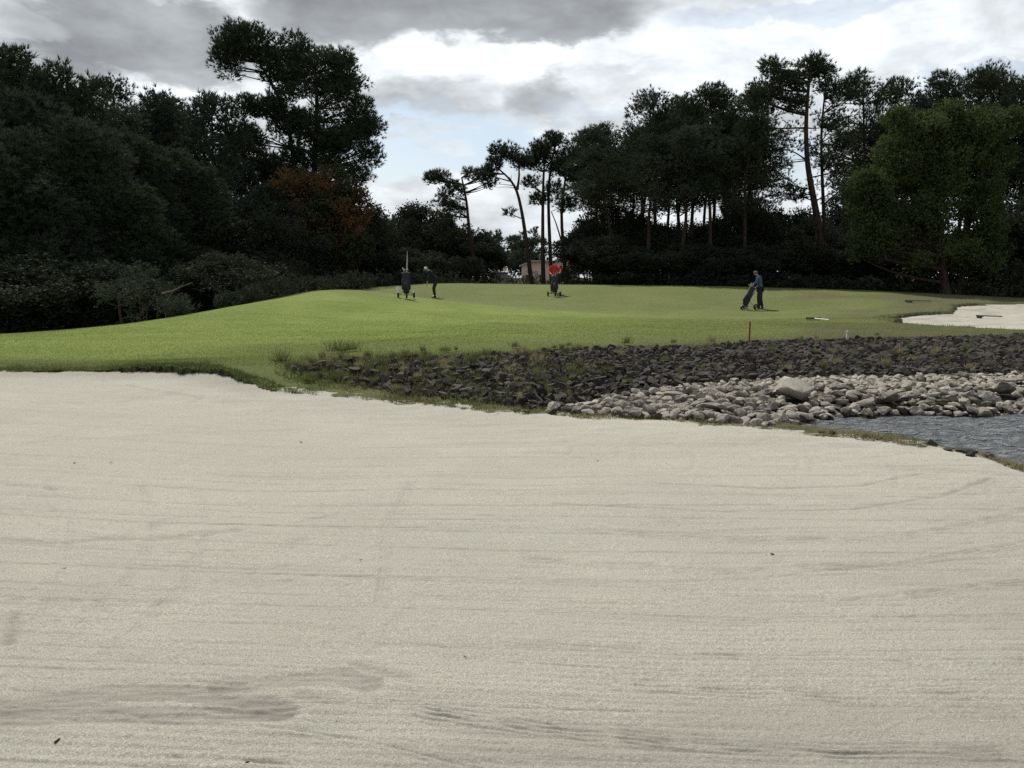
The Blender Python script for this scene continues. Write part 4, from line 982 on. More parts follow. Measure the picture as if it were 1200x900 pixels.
grass_patch('grass', 60000, lambda x, y, sb, sf, q: (sb > -.02) & (sb < 1.2) & (600 + F * x / y > 330) & (sb < np.where(600 + F * x / y > 850, .45, 9)) & (q.uniform(0, 1, len(x)) < np.clip(.35 + 2.0 * fbm(x * 1.7, y * 1.7, 29, 3), 0, 1) * np.where(600 + F * x / y > 850, .3, 1)), .055, .007, M['weed'], 'straggling green weeds between the sand edge and the stones', 7, .6, near_edge)
grass_patch('grass', 70000, lambda x, y, sb, sf, q: (pd(x, y) < .3) & (y > 10) & (q.uniform(0, 1, len(x)) < np.clip(.9 - (600 + F * x / y - 480) / 350, .10, 1) * np.clip(.6 + 1.8 * fbm(x * 1.1, y * 1.6, 171, 3), 0, 1)), .14, .010, M['weed'], 'coarse grass growing through the weedy rock slope', 8, .5, fan_sample(10.4, 18, 320, 1200))
grass_patch('grass', 110000, lambda x, y, sb, sf, q: (poly_sd(x, y, DARK) < .1) & (q.uniform(0, 1, len(x)) < np.clip(.45 + 2.2 * fbm(x * 1.3, y * 2.0, 191, 3), 0, 1)), .12, .012, M['straw_dark'], 'brown dead grass between the dark rocks', 18, .7, fan_sample(11, 19.5, 340, 1230))
grass_patch('grass', 14000, lambda x, y, sb, sf, q: (np.abs(sf) < .5) & (q.uniform(0, 1, len(x)) < .8), .09, .012, M['weed'], 'ragged grass fringe of the small far bunker', 9, .6, fan_sample(19, 40, 1000, 1300))
grass_patch('grass', 60000, lambda x, y, sb, sf, q: (sf > .1), .05, .016, M['weed'], 'longer grass along the crest of the green before the woods', 10, .4, lambda q, N: (lambda px, s: ((px - 600) / F * (np.interp(px, crest_px, crest_y) + s), np.interp(px, crest_px, crest_y) + s))(q.uniform(-100, 1300, N), q.uniform(-1.0, 3.0, N)))
# bits of bark and twig on the sand
bark_m = [rock_mesh('bark_fragment', 70 + i, M['bark'], (1, .6, .4), 10, .03) for i in range(3)]
for px, py, s, lab in [(422, 654, .022, 'dark bark crumb by itself on the middle of the raked sand'), (67, 865, .03, 'dark bark crumb low on the sand below the scraped streaks'), (184, 861, .02, None), (396, 841, .025, None), (545, 767, .015, None), (905, 648, .026, None), (130, 541, .03, None), (88, 542, .03, None), (352, 516, .04, 'dark crumb on the smooth far sand'), (75, 663, .02, None), (780, 690, .015, None), (422, 866, .015, None), (290, 890, .015, None), (700, 540, .03, None), (1000, 600, .025, None)]:
    g = PZ(px, py, .015); o = link('bark_fragment', bark_m[r.randrange(3)], None, (g.x, g.y, hz(g.x, g.y) + .006)); o.scale = (s * 1.6, s, s * .8); o.rotation_euler = (0, 0, r.uniform(0, 6)); tag(o, lab or 'tiny dark bark crumb scattered on the raked sand', 'bark', None if lab else 'bark crumbs on the raked sand')
# ------------------------------------------------------------------ small things on the course
M['red_wood'] = plain('stake_paint', (0.22, 0.045, 0.02)); M['white'] = plain('white_paint', (0.72, 0.70, 0.66), .5); M['black'] = plain('black_plastic', (0.012, 0.012, 0.014), .45)
M['skin'] = plain('skin', (0.42, 0.25, 0.18), .6); M['navy'] = plain('navy_cloth', (0.018, 0.022, 0.035), .9); M['blue'] = plain('blue_grey_knit', (0.075, 0.095, 0.155), .9, .1)
M['dark'] = plain('charcoal_cloth', (0.022, 0.022, 0.026), .9); M['red'] = plain('red_jacket', (0.55, 0.035, 0.02), .8); M['hair'] = plain('grey_hair', (0.10, 0.09, 0.08), .8); M['steel'] = plain('brushed_steel', (0.45, 0.45, 0.46), .35, .6)
M['bag'] = plain('bag_nylon', (0.018, 0.02, 0.028), .7); M['grey'] = plain('grey_nylon', (0.16, 0.16, 0.17), .8); M['white_cloth'] = plain('white_cloth', (0.7, 0.7, 0.68), .9)
g = on_ground(878, 401.5); mb = MB(); mb.tube([(0, 0, -.05), (0, 0, .41), (.0, 0, .43)], [.018, .018, .010], 8)
tag(mb.build('hazard_stake', M['red_wood'], None, loc=g), 'thin reddish stake upright at the top of the dark rock bank', 'stake')
g = on_ground(993, 397); mb = MB(); mb.box((0, 0, .06), (.05, .05, .16), taper=.9); mb.box((0, 0, .145), (.062, .062, .015)); mb.box((0, 0, .165), (.03, .03, .03))
tag(mb.build('marker_post', plain('pale_marker', (.5, .48, .4)), None, smooth=False, loc=g), 'short pale marker post on the dry grass above the dark rocks', 'post')
def rake(px0, py0, px1, py1, label, hm, sm):
    a = on_ground(px0, py0); b = on_ground(px1, py1); d = (b - a); d.z = 0; L = 1.15; ang = math.atan2(d.y, d.x)
    root = thing('bunker_rake', label, 'rake', a + Vector((0, 0, .02)), ang)
    slope = math.atan2(hz(a.x + math.cos(ang) * L, a.y + math.sin(ang) * L) - hz(a.x, a.y), L); root.rotation_euler = (0, -slope, ang)
    h = MB(); h.box((0, 0, .06), (.07, .50, .05))
    for k in range(11): h.box((-.01, -.225 + k * .045, .015), (.014, .012, .07))
    h.tube([(0, 0, .06), (.12, 0, .05)], .022, 8); h.build('rake_head', M[hm], root, False)
    s = MB(); s.tube([(.10, 0, .055), (L * .5, 0, .045), (L, 0, .035)], .017, 8); s.build('shaft', M[sm], root)
rake(953, 375.6, 977, 377, 'golf bunker rake with black head and white shaft lying on the green', 'black', 'white')
g = on_ground(1065, 355); a = Vector((g.x, g.y, g.z + .03))
root = thing('bunker_rake', 'dark bunker rake lying on the grass beyond the small far bunker', 'rake', a, .15); h = MB(); h.box((0, 0, .05), (.08, .5, .05))
for k in range(11): h.box((-.01, -.225 + k * .045, .005), (.014, .012, .07))
h.build('rake_head', M['black'], root, False); s = MB(); s.tube([(0, 0, .06), (.55, 0, .05), (1.15, 0, .04)], .018, 8); s.build('shaft', M['dark'], root)
g = on_ground(1153, 373); root = thing('bunker_rake', 'black bunker rake left on the sand of the small far bunker', 'rake', g + Vector((-.15, 0, .03)), -.2); h = MB(); h.box((0, 0, .05), (.07, .5, .05))
for k in range(11): h.box((-.01, -.225 + k * .045, .005), (.014, .012, .07))
h.build('rake_head', M['black'], root, False); s = MB(); s.tube([(0, 0, .06), (.35, 0, .05), (.7, 0, .04)], .018, 8); s.build('shaft', M['dark'], root)

# ------------------------------------------------------------------ people
def skinned(name, J, E, mat, parent, root, sub=2):
    names = list(J); idx = {n: i for i, n in enumerate(names)}
    me = bpy.data.meshes.new(name); me.from_pydata([J[n][0] for n in names], [(idx[a], idx[b]) for a, b in E], []); me.update()
    o = link(name, me, parent, None, mat)
    md = o.modifiers.new('skin', 'SKIN'); md.use_smooth_shade = True; md.branch_smoothing = .4
    if not me.skin_vertices: me.skin_vertices.new() if hasattr(me.skin_vertices, 'new') else None
    for n in names:
        s = me.skin_vertices[0].data[idx[n]]; rr = J[n][1]; s.radius = rr if hasattr(rr, '__len__') else (rr, rr); s.use_root = (n == root)
    ss = o.modifiers.new('sub', 'SUBSURF'); ss.levels = sub; ss.render_levels = sub
    return o
def hand(J, E, w, wp, d, side, spread=.0):
    """palm, four unequal fingers and a thumb growing from wrist w; d = direction of the hand"""
    d = Vector(d).normalized(); wp = Vector(wp); s = d.cross(Vector((0, 0, 1))); s = s.normalized() if s.length > .1 else Vector((1, 0, 0)); curl = d.cross(s).normalized() * side
    J[w + 'palm'] = (tuple(wp + d * .055), (.032, .020)); E.append((w, w + 'palm'))
    for k, (o, L) in enumerate(((-.027, .070), (-.009, .078), (.009, .073), (.027, .058))):
        b = wp + d * .10 + s * o; m = b + d * L * .5 + curl * .012; t = b + d * L * .75 + curl * .035
        J[f'{w}f{k}a'] = (tuple(b), .010); J[f'{w}f{k}b'] = (tuple(m), .009); J[f'{w}f{k}c'] = (tuple(t), .008)
        E += [(w + 'palm', f'{w}f{k}a'), (f'{w}f{k}a', f'{w}f{k}b'), (f'{w}f{k}b', f'{w}f{k}c')]
    b = wp + d * .04 + s * -.036 * side; t = b + d * .035 + s * -.022 * side
    J[w + 'ta'] = (tuple(b), .011); J[w + 'tb'] = (tuple(t), .009); E += [(w + 'palm', w + 'ta'), (w + 'ta', w + 'tb')]

def person(label, loc, rz, K, top, legs, hairmat, cap=None, belt=None):
    """K: joint positions, x to the person's right, y forward, z up"""
    root = thing('person', label, 'person', loc, rz)
    K = {k: Vector(v) for k, v in K.items()}
    J = {'pelvis': (K['pelvis'], (.125, .095)), 'hem': (K['pelvis'] + (K['pelvis'] - K['chest']).normalized() * .10, (.13, .10)), 'waist': (K['pelvis'].lerp(K['chest'], .45), (.125, .095)), 'chest': (K['chest'], (.155, .11)), 'collar': (K['chest'].lerp(K['neck'], .55), (.075, .065)), 'neck': (K['neck'], .052)}
    hd = (K['head'] - K['neck']).normalized(); fw = K.get('face', Vector((0, 1, 0))).normalized()
    J['jaw'] = (K['head'] - hd * .055 + fw * .015, (.062, .066)); J['skull'] = (K['head'] + hd * .035 - fw * .005, (.078, .088)); J['crown_'] = (K['head'] + hd * .085 - fw * .01, (.05, .055)); J['nose'] = (K['head'] - hd * .01 + fw * .105, .012)
    E = [('pelvis', 'waist'), ('waist', 'chest'), ('chest', 'collar'), ('collar', 'neck'), ('neck', 'jaw'), ('jaw', 'skull'), ('skull', 'crown_'), ('skull', 'nose')]
    for s, q in (('l', -1), ('r', 1)):
        J['sh' + s] = (K['sh' + s], .060); J['el' + s] = (K['el' + s], .042); J['wr' + s] = (K['wr' + s], .028)
        E += [('collar', 'sh' + s), ('sh' + s, 'el' + s), ('el' + s, 'wr' + s)]; hand(J, E, 'wr' + s, K['wr' + s], K['wr' + s] - K['el' + s], q)
        J['hip' + s] = (K['hip' + s], .090); J['kn' + s] = (K['kn' + s], .058); J['an' + s] = (K['an' + s], .038); J['toe' + s] = (K['toe' + s], (.038, .028))
        E += [('pelvis', 'hip' + s), ('hip' + s, 'kn' + s), ('kn' + s, 'an' + s), ('an' + s, 'toe' + s)]
        ear = fw.cross(hd).normalized() * q; J['ear' + s] = (K['head'] + ear * .082 - hd * .01, .012); E.append(('skull', 'ear' + s))
    J = {k: (tuple(v[0]), v[1]) for k, v in J.items()}
    skinned('body', {k: v for k, v in J.items() if k != 'hem'}, E, M['skin'], root, 'pelvis')
    def part(name, ks, Es, mat, grow, rootk): skinned(name, {k: (J[k][0], tuple(r + grow for r in (J[k][1] if hasattr(J[k][1], '__len__') else (J[k][1],) * 2))) for k in ks}, Es, mat, root, rootk)
    part('jacket', ['hem', 'pelvis', 'waist', 'chest', 'collar', 'shl', 'shr', 'ell', 'elr', 'wrl', 'wrr'], [('hem', 'pelvis'), ('pelvis', 'waist'), ('waist', 'chest'), ('chest', 'collar'), ('collar', 'shl'), ('collar', 'shr'), ('shl', 'ell'), ('shr', 'elr'), ('ell', 'wrl'), ('elr', 'wrr')], M[top], .024, 'chest')
    part('trousers', ['pelvis', 'hipl', 'hipr', 'knl', 'knr', 'anl', 'anr'], [('pelvis', 'hipl'), ('pelvis', 'hipr'), ('hipl', 'knl'), ('hipr', 'knr'), ('knl', 'anl'), ('knr', 'anr')], M[legs], .028, 'pelvis')
    for s in 'lr':
        a = Vector(J['an' + s][0]); t = Vector(J['toe' + s][0]); d = (t - a); d.z = 0; d.normalize(); sh = MB(); c = (a + t) / 2
        sh.tube([a - d * .05 + Vector((0, 0, -.03)), a + Vector((0, 0, -.02)), c + Vector((0, 0, -.015)), t + Vector((0, 0, -.005)), t + d * .05 + Vector((0, 0, -.008))], [.040, .052, .048, .042, .02], 10); sh.build('shoe', M['black'] if legs != 'navy' else M['white'], root)
    c = K['head'] + hd * .045 - fw * .018; h = MB(); h.ball(c, (.098, .108, .09), 14, 10)
    h.v = [v if (v - c).dot(fw) < .03 or (v - c).dot(hd) > .01 else c + (v - c) * .7 for v in h.v]; h.build('hair', M[hairmat], root)
    if cap:
        c = K['head'] + hd * .06; h = MB(); h.ball(c, (.108, .115, .075), 14, 10); b = c + fw * .10
        rt = fw.cross(hd).normalized()
        for sx in (-1, 1): pass
        n = len(h.v)
        for k in range(7):
            a = math.pi * k / 6 - math.pi / 2; h.v.append(c + fw * (.08 + .11 * math.cos(a)) + rt * .085 * math.sin(a) - hd * .01)
        for k in range(7):
            a = math.pi * k / 6 - math.pi / 2; h.v.append(c + fw * (.08 + .11 * math.cos(a)) + rt * .085 * math.sin(a) - hd * .02)
        h.f.append([n + k for k in range(7)]); h.f.append([n + 7 + k for k in range(7)][::-1])
        for k in range(6): h.f.append([n + k, n + 7 + k, n + 8 + k, n + k + 1])
        h.build('cap', M[cap], root)
    return root

def ground_at(px, py): return on_ground(px, py, 5, 60)
g = ground_at(509, 349.0); GOLF = g
person('person in dark clothes and pale cap bending over a putt near the crest', g, R(98), dict(pelvis=(0, -.12, .93), chest=(0, .16, 1.27), neck=(0, .26, 1.40), head=(0, .37, 1.49), face=(0, .75, -.66),
    shl=(-.18, .17, 1.33), shr=(.18, .17, 1.33), ell=(-.17, .27, 1.05), elr=(.17, .27, 1.05), wrl=(-.035, .34, .86), wrr=(.035, .34, .80),
    hipl=(-.09, -.11, .88), hipr=(.09, -.11, .88), knl=(-.13, .03, .48), knr=(.13, .03, .48), anl=(-.14, -.03, .08), anr=(.14, -.03, .08), toel=(-.16, .12, .035), toer=(.16, .12, .035)), 'navy', 'dark', 'hair', 'white_cloth')
root = thing('putter', 'putter held down to the turf by the stooping person in the pale cap', 'golf club', g, R(98))
s = MB(); s.tube([(0, .36, .93), (0, .38, .70), (0, .50, .05)], [.013, .011, .006], 8); s.build('shaft', M['steel'], root); s = MB(); s.box((0.02, .53, .022), (.04, .12, .032), taper=.85); s.build('club_head', M['steel'], root, False)
b = MB(); b.ball((0, 0, .021), .021, 14, 10); tag(b.build('golf_ball', M['white'], None, loc=Vector((g.x - .62, g.y - .10, hz(g.x - .62, g.y - .10) + .03))), 'white golf ball on the turf in front of the putter', 'ball')

g = ground_at(649, 344.0)
person('person in a red jacket and dark cap behind a golf trolley', g, R(172), dict(pelvis=(0, 0, .97), chest=(0, .06, 1.36), neck=(0, .08, 1.53), head=(0, .12, 1.65), face=(0, .9, -.35),
    shl=(-.18, .05, 1.42), shr=(.18, .05, 1.42), ell=(-.38, .14, 1.24), elr=(.25, .10, 1.14), wrl=(-.36, .34, 1.14), wrr=(.16, .36, 1.08),
    hipl=(-.09, 0, .92), hipr=(.09, 0, .92), knl=(-.11, .03, .50), knr=(.11, .03, .50), anl=(-.12, -.02, .08), anr=(.12, -.02, .08), toel=(-.14, .13, .035), toer=(.14, .13, .035)), 'red', 'dark', 'hair', 'dark')
g = ground_at(890, 362.6); MAN = g
person('person with grey hair, blue-grey sweater and dark trousers leaning beside a golf bag', g, R(62), dict(pelvis=(0, 0, .97), chest=(0, .07, 1.36), neck=(0, .13, 1.52), head=(0, .22, 1.62), face=(0, .85, -.5),
    shl=(-.19, .06, 1.45), shr=(.19, .06, 1.45), ell=(-.24, .16, 1.18), elr=(.26, .02, 1.17), wrl=(-.15, .38, 1.12), wrr=(.20, .22, 1.0),
    hipl=(-.09, 0, .92), hipr=(.09, 0, .92), knl=(-.11, .04, .50), knr=(.12, .0, .50), anl=(-.12, .0, .08), anr=(.14, -.10, .08), toel=(-.13, .15, .035), toer=(.17, .05, .035)), 'blue', 'dark', 'hair')

def trolley(px, py, rz, label, where, lean=.35, s=1.0):
    g = ground_at(px, py); root = thing('golf_trolley', label, 'golf trolley', g, rz)
    f = MB(); f.tube([(-.30, .05, .14), (.30, .05, .14)], .014, 8); f.tube([(0, -.42, .12), (0, -.2, .22), (0, lean * .5, .75), (0, lean + .08, 1.02)], .016, 8); f.tube([(-.28, .05, .14), (0, -.10, .42), (.28, .05, .14)], .012, 8)
    f.box((0, -.24, .20), (.22, .10, .03)); f.tube([(-.10, lean * .45, .72), (0, lean * .45 - .02, .70), (.10, lean * .45, .72)], .012, 6); f.build('frame', M['grey'], root)
    h = MB(); h.tube([(-.17, lean + .12, 1.04), (0, lean + .08, 1.02), (.17, lean + .12, 1.04)], .018, 8); h.build('handle', M['black'], root)
    for x, y, r_ in ((-.33, .05, .14), (.33, .05, .14), (0, -.46, .11)):
        w = MB(); w.ring((x, y, r_), (1, 0, 0), r_ - .03, .028, 22, 8); o = w.build('wheel', M['black'], root)
        q = MB(); q.tube([(x - .02, y, r_), (x + .02, y, r_)], r_ * .35, 12)
        for k in range(5):
            a = k * 1.2566; q.tube([(x, y, r_), (x, y + math.cos(a) * (r_ - .03), r_ + math.sin(a) * (r_ - .03))], .010, 5)
        q.build('rim', M['grey'], o)
    bg = thing('golf_bag', 'dark golf bag ' + where, 'golf bag', g, rz)
    a = Vector((0, -.30, .24)); b = Vector((0, lean * .5 - .10, 1.02)); ax = (b - a).normalized(); up = MB()
    up.tube([a, a.lerp(b, .06), a.lerp(b, .5), a.lerp(b, .93), b], [.115, .135, .125, .14, .135], 16); up.build('bag_body', M['bag'], bg)
    p = MB(); n = Vector((0, -ax.z, ax.y)); p.tube([a.lerp(b, .12) + n * .12, a.lerp(b, .18) + n * .13, a.lerp(b, .48) + n * .12, a.lerp(b, .54) + n * .10], [.06, .085, .08, .05], 12); p.build('pocket', M['bag'], bg)
    for sx in (-1, 1):
        p = MB(); p.tube([a.lerp(b, .15) + Vector((sx * .13, 0, 0)), a.lerp(b, .22) + Vector((sx * .14, 0, 0)), a.lerp(b, .66) + Vector((sx * .13, 0, 0)), a.lerp(b, .72) + Vector((sx * .12, 0, 0))], [.03, .055, .05, .03], 10); p.build('side_pocket', M['bag'], bg)
    p = MB(); p.ring(b, ax, .13, .014, 18, 6); p.build('rim', M['grey'], bg)
    rr = random.Random(px)
    for k in range(5):
        an = k * 1.2566 + .4; o_ = Vector((math.cos(an) * .07, math.sin(an) * .07, 0)); c = MB(); t = b + o_ + ax * rr.uniform(.05, .22) + o_ * .3
        c.tube([a.lerp(b, .55) + o_, t], .007, 6); c.ball(t + Vector((math.cos(an) * .02, math.sin(an) * .02, .02)), (.045, .035, .03) if k < 2 else (.03, .012, .035), 10, 7)
        o = c.build('golf_club', M['black'] if k < 2 else M['steel'], None, loc=g); o.rotation_euler = (0, 0, rz); tag(o, 'golf club in the bag ' + where, 'golf club', 'clubs in the bag ' + where)
    return g
g = trolley(476, 349.5, R(10), 'three wheeled golf trolley standing alone left of the putting person', 'carrying a pale furled umbrella')
u = MB(); u.tube([(.02, .08, .95), (.02, .09, 1.12), (.035, .10, 1.2), (.055, .11, 1.55), (.06, .11, 1.86), (.062, .11, 1.96)], [.010, .02, .028, .025, .012, .005], 10)
ur = thing('umbrella', 'pale furled umbrella standing upright above the lone golf trolley', 'umbrella', g, 0); u.build('canopy', plain('grey_white_cloth', (0.42, 0.42, 0.41), .9), ur); u = MB(); u.tube([(.02, .08, .55), (.02, .08, .96)], .010, 8); u.build('shaft', M['black'], ur)
t = MB(); t.box((0, 0, 0), (.20, .05, .14), taper=.7); t.box((0.02, 0, -.08), (.14, .04, .08)); o = t.build('towel', M['white_cloth'], None, loc=g + Vector((-.33, -.12, .42))); tag(o, 'small white towel hanging low on the left side of the lone trolley', 'towel')
trolley(649.5, 347.5, R(4), 'golf trolley in front of the person in the red jacket', 'in front of the person in the red jacket')
trolley(878.5, 363.4, R(-62), 'golf trolley pulled by the person in the blue-grey sweater', 'leaning towards the person in the blue-grey sweater', .42)

# ------------------------------------------------------------------ house and outbuilding beyond the wood
M['peach'] = plain('peach_render', (0.74, 0.58, 0.46), .9, .1, .1, 1.0); M['tile'] = plain('pale_roof_tiles', (0.52, 0.45, 0.40), .85, .1, .3, 6.0); M['glass'] = plain('dark_glass', (0.03, 0.035, 0.04), .15, .5); M['shutter'] = plain('grey_shutter', (0.25, 0.22, 0.20)); M['slate'] = plain('grey_roof_sheet', (0.30, 0.28, 0.27), .8, .2, .2, 3.0)
hx = P(612, 320, 116).x; hY = 116; hz0 = min(hz(hx, hY), hz(hx + 6, hY)) - .1
root = thing('house', 'peach walled house with a pale tiled roof glimpsed between the pine trunks', 'house', (hx, hY, hz0), 0); top = P(612, 310.5, hY).z - hz0
def roof_sheet(corners, th, mat, parent, name='roof'):
    mb = MB(); n = len(mb.v); c = [Vector(q) for q in corners]
    mb.v = c + [q - Vector((0, 0, th)) for q in c]; mb.f = [[0, 1, 2, 3], [7, 6, 5, 4], [0, 4, 5, 1], [1, 5, 6, 2], [2, 6, 7, 3], [3, 7, 4, 0]]; return mb.build(name, mat, parent, False)
w = MB(); w.box((2.05, 3, top / 2), (4.1, 6, top)); w.box((1.6 + .0, 0, 0), (.01, .01, .01)); w.v = w.v[:8]; w.f = w.f[:6]
b = len(w.v); W2 = [(4.1, -.4), (8.2, -.4), (8.2, 6), (4.1, 6)]; hts = [top + .35, top + 1.45, top + 1.45, top + .35]
w.v += [Vector((x, y, 0)) for x, y in W2] + [Vector((x, y, h_)) for (x, y), h_ in zip(W2, hts)]; w.f += [[b + q for q in f] for f in ((3, 2, 1, 0), (4, 5, 6, 7), (0, 1, 5, 4), (1, 2, 6, 5), (2, 3, 7, 6), (3, 0, 4, 7))]
w.build('wall', M['peach'], root, False)
roof_sheet([(-.35, -.5, top - .05), (1.3, -.5, top + .62), (1.3, 6.3, top + .62), (-.35, 6.3, top - .05)], .14, M['tile'], root)
roof_sheet([(1.3, -.5, top + .62), (4.08, -.5, top + .66), (4.08, 6.3, top + .66), (1.3, 6.3, top + .62)], .14, M['tile'], root)
roof_sheet([(3.9, -1.0, top + .45), (8.5, -1.0, top + 1.75), (8.5, 6.4, top + 1.75), (3.9, 6.4, top + .45)], .16, M['tile'], root)
m_ = MB(); m_.v = [Vector(q) for q in [(0, .004, top), (4.1, .004, top), (4.1, .004, top + .52), (1.3, .004, top + .48)]] + [Vector(q) for q in [(0, .2, top), (4.1, .2, top), (4.1, .2, top + .52), (1.3, .2, top + .48)]]; m_.f = [[0, 1, 2, 3], [7, 6, 5, 4], [3, 2, 6, 7], [0, 3, 7, 4], [1, 5, 6, 2]]; m_.build('gable', M['peach'], root, False)
for x, y, z, ww, hh in ((1.0, -.01, 1.5, .9, 1.1), (2.9, -.01, 1.5, .9, 1.1), (6.2, -.41, 1.7, 1.5, 1.2), (5.0, -.41, 1.1, .95, 2.1)):
    o = MB().box((x, y, z), (ww, .05, hh)).build('window', M['shutter'], root, False)
    MB().box((x, y - .03, z), (ww - .16, .03, hh - .16)).build('pane', M['glass'], o, False)
ch = MB(); ch.tube([(2.5, 2.0, top + .4), (2.5, 2.0, top + 1.5)], .03, 6); ch.tube([(2.2, 2, top + 1.35), (2.8, 2, top + 1.35)], .015, 5); ch.tube([(2.3, 2, top + 1.15), (2.7, 2, top + 1.15)], .015, 5); ch.build('antenna', M['grey'], root)
ch = MB().box((6.9, 3, top + 1.6), (.6, .6, 1.0)); ch.box((6.9, 3, top + 2.13), (.75, .75, .1)); ch.build('chimney', M['peach'], root, False)
ox = P(572, 320, 104).x; oz = hz(ox, 104) - .05; root = thing('shed', 'low outbuilding with a pale grey roof left of the peach house', 'shed', (ox, 104, oz), 0); t1 = P(572, 318.8, 104).z - oz; t2 = P(594, 314, 106).z - oz
MB().box((1.25, 1.5, t1 / 2), (2.4, 3, t1)).build('wall', M['shutter'], root, False); roof_sheet([(-.1, -.2, t1), (2.6, -.2, t1), (2.45, 3.3, t2 + .25), (.1, 3.3, t2 + .25)], .1, M['slate'], root); MB().box((1.2, -.02, t1 * .45), (.9, .05, t1 * .85)).build('door', M['grey'], root, False)

# ------------------------------------------------------------------ sky, sun, camera
SUN_EL, SUN_AZ = 50.0, -22.0
w = bpy.data.worlds.new('World'); scene.world = w; w.use_nodes = True; t = NT(w.node_tree); t.n.clear()
sky = t.n.new('ShaderNodeTexSky'); sky.sky_type = 'NISHITA'; sky.sun_disc = False; sky.sun_elevation = R(SUN_EL); sky.sun_rotation = R(SUN_AZ); sky.air_density = 1.0; sky.dust_density = 1.5; sky.ozone_density = 1.0
tc = t.n.new('ShaderNodeTexCoord').outputs['Generated']; sx = t.n.new('ShaderNodeSeparateXYZ'); t.l.new(tc, sx.inputs[0]); x_, y_, z_ = sx.outputs
az = t.m('ARCTAN2', x_, y_); el = t.m('ARCSINE', z_)
mp = t.node('ShaderNodeMapping'); t.l.new(tc, mp.inputs['Vector']); mp.inputs['Scale'].default_value = (1, 1, 2.3)
mp2 = t.node('ShaderNodeMapping'); t.l.new(tc, mp2.inputs['Vector']); mp2.inputs['Scale'].default_value = (1, 1, 6.0)
puff = t.noise(mp.outputs[0], 7.0, 8, .58, .25); puff2 = t.noise(mp.outputs[0], 3.2, 6, .55, .1); wisp = t.noise(mp2.outputs[0], 5.0, 7, .6, .3); crisp = t.noise(mp.outputs[0], 16.0, 7, .6, .2)
wx = t.m('MULTIPLY', t.m('SUBTRACT', t.noise(mp.outputs[0], 9.0, 6, .6), .5), .10); wy = t.m('MULTIPLY', t.m('SUBTRACT', crisp, .5), .07)
azw = t.m('ADD', az, wx); elw = t.m('ADD', el, wy)
def blob(px, py, rx, ry, lo=-.05, hi=.70):
    d = pdir(px, py).normalized(); a0 = math.atan2(d.x, d.y); e0 = math.asin(d.z)
    a = t.m('DIVIDE', t.m('SUBTRACT', azw, a0), rx / F); b = t.m('DIVIDE', t.m('SUBTRACT', elw, e0), ry / F)
    q = t.m('SUBTRACT', 1.0, t.m('ADD', t.m('MULTIPLY', a, a), t.m('MULTIPLY', b, b)))
    return t.ramp(q, lo, hi)
def mx(*a):
    o = a[0]
    for b in a[1:]: o = t.m('MAXIMUM', o, b)
    return o
front = t.ramp(y_, .2, .6)
grey = mx(blob(150, 40, 150, 50), blob(215, 66, 90, 36), t.m('MULTIPLY', blob(20, 15, 60, 22), .2), blob(560, 5, 230, 42), blob(640, 25, 120, 26), blob(400, 15, 120, 40),
          t.m('MULTIPLY', blob(638, 116, 58, 28, -.2, 1.1), .85), t.m('MULTIPLY', blob(520, 112, 90, 30, -.2, 1.1), .6), t.m('MULTIPLY', blob(700, 95, 60, 20), .25))
grey = t.m('MULTIPLY', grey, t.m('ADD', .78, t.m('MULTIPLY', puff, .4)), clamp=True)
hole = mx(blob(500, 182, 165, 60), t.m('MULTIPLY', blob(460, 215, 60, 28), .9), t.m('MULTIPLY', blob(440, 140, 50, 14), .6), t.m('MULTIPLY', blob(930, 15, 150, 14), .4), t.m('MULTIPLY', blob(930, 195, 40, 36), .6), t.m('MULTIPLY', blob(1145, 88, 60, 16), .5), t.m('MULTIPLY', blob(690, 130, 60, 16), .25))
wispy = mx(t.m('MULTIPLY', blob(480, 152, 100, 8, .0, .8), .55), t.m('MULTIPLY', blob(525, 172, 40, 9), .5), t.m('MULTIPLY', blob(520, 230, 160, 26, 0, .5), .95))
hole = t.m('MULTIPLY', hole, t.m('SUBTRACT', 1.0, wispy))
bright = t.m('ADD', .71, t.m('MULTIPLY', t.m('SUBTRACT', puff, .5), 1.25)); bright = t.m('ADD', bright, t.m('MULTIPLY', t.m('SUBTRACT', wisp, .5), .25)); bright = t.m('ADD', bright, t.m('MULTIPLY', t.m('SUBTRACT', crisp, .5), .48))
glow = mx(t.m('MULTIPLY', blob(560, 80, 190, 45), .16), t.m('MULTIPLY', blob(260, 105, 130, 22), .2), t.m('MULTIPLY', blob(900, 60, 330, 60), .12), t.m('MULTIPLY', blob(20, 22, 45, 20), .25), t.m('MULTIPLY', blob(290, 8, 60, 18), .12))
bright = t.m('ADD', bright, glow)
v = t.m('MULTIPLY', bright, t.m('SUBTRACT', 1.0, t.m('MULTIPLY', grey, .56)))
ccol = t.n.new('ShaderNodeCombineColor'); K = 10.0
t.l.new(t.m('MULTIPLY', v, K * 0.935), ccol.inputs[0]); t.l.new(t.m('MULTIPLY', v, K * 0.99), ccol.inputs[1]); t.l.new(t.m('MULTIPLY', t.m('ADD', v, t.m('MULTIPLY', grey, .006)), K * 1.03), ccol.inputs[2])
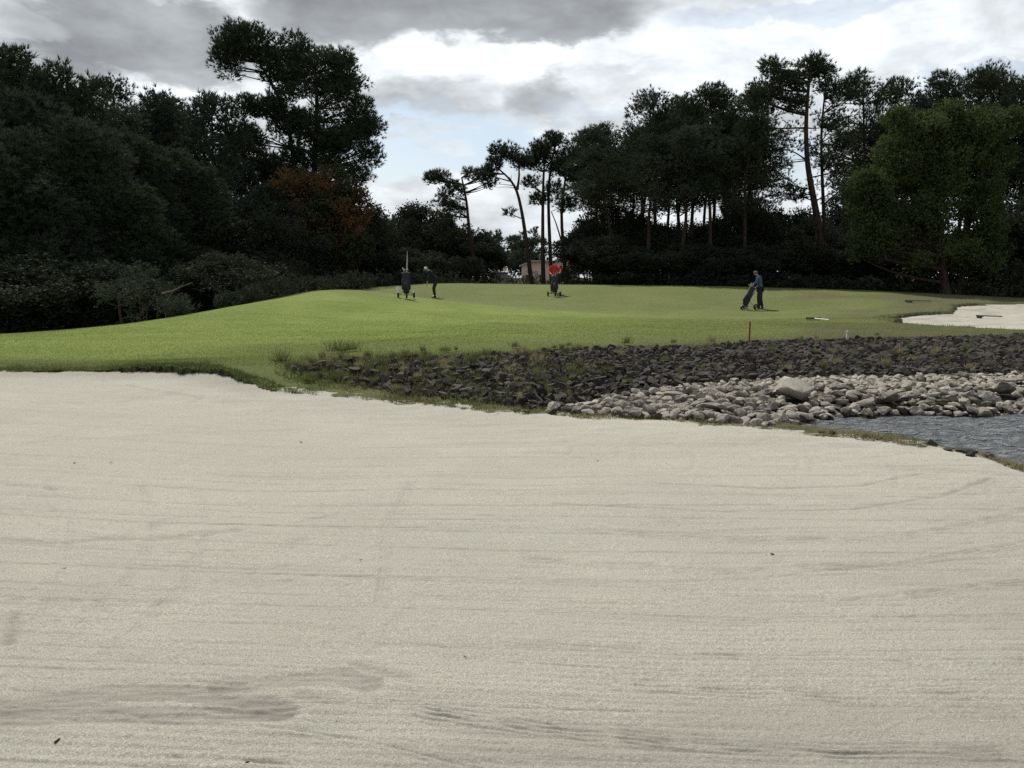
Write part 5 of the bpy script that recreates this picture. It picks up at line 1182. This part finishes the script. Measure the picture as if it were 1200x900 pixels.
# elsewhere in the sky: broken cloud
gen = t.ramp(t.m('ADD', puff2, t.m('MULTIPLY', t.m('SUBTRACT', puff, .5), .4)), .38, .56)
gb = t.m('MULTIPLY', t.m('ADD', .35, t.m('MULTIPLY', wisp, .75)), K * .72); gcol = t.n.new('ShaderNodeCombineColor'); t.l.new(gb, gcol.inputs[0]); t.l.new(t.m('MULTIPLY', gb, 1.01), gcol.inputs[1]); t.l.new(t.m('MULTIPLY', gb, 1.04), gcol.inputs[2])
low = t.m('MULTIPLY', front, t.m('SUBTRACT', 1.0, t.ramp(el, .50, .75)))
blue = t.mix(.22, sky.outputs[0], rgb(5.2, 6.0, 6.4))      # thin high veil over the clear patches
cf = t.m('SUBTRACT', 1.0, hole)
skyfront = t.mix(cf, blue, ccol.outputs[0]); skyrest = t.mix(gen, sky.outputs[0], gcol.outputs[0])
out = t.mix(low, skyrest, skyfront)
bg = t.n.new('ShaderNodeBackground'); t.l.new(out, bg.inputs['Color']); bg.inputs['Strength'].default_value = .10
wo = t.n.new('ShaderNodeOutputWorld'); t.l.new(bg.outputs[0], wo.inputs['Surface'])
ld = bpy.data.lights.new('sun', 'SUN'); ld.energy = 4.2; ld.angle = R(.6); ld.color = (1.0, .95, .85); lo = bpy.data.objects.new('sun', ld); COL.objects.link(lo)
sd = Vector((math.sin(R(SUN_AZ)) * math.cos(R(SUN_EL)), math.cos(R(SUN_AZ)) * math.cos(R(SUN_EL)), math.sin(R(SUN_EL)))); lo.rotation_euler = sd.to_track_quat('Z', 'Y').to_euler()
cd = bpy.data.cameras.new('camera'); cam = bpy.data.objects.new('camera', cd); COL.objects.link(cam); cam.location = (0, 0, EYE); cam.rotation_euler = (math.pi / 2 - PITCH, 0, 0)
cd.sensor_width = 36; cd.lens = 36 * F / 1200; cd.clip_end = 6000; cd.clip_start = .05; scene.camera = cam
vs = scene.view_settings; vs.view_transform = 'Standard'; vs.look = 'None'; vs.gamma = 1; vs.exposure = 0.22; vs.use_curve_mapping = False
scene.render.engine = 'CYCLES'; scene.cycles.use_denoising = False; scene.cycles.max_bounces = 5; scene.cycles.transparent_max_bounces = 4; scene.cycles.sample_clamp_indirect = 3.0; scene.cycles.sample_clamp_direct = 5.0; scene.cycles.volume_bounces = 0
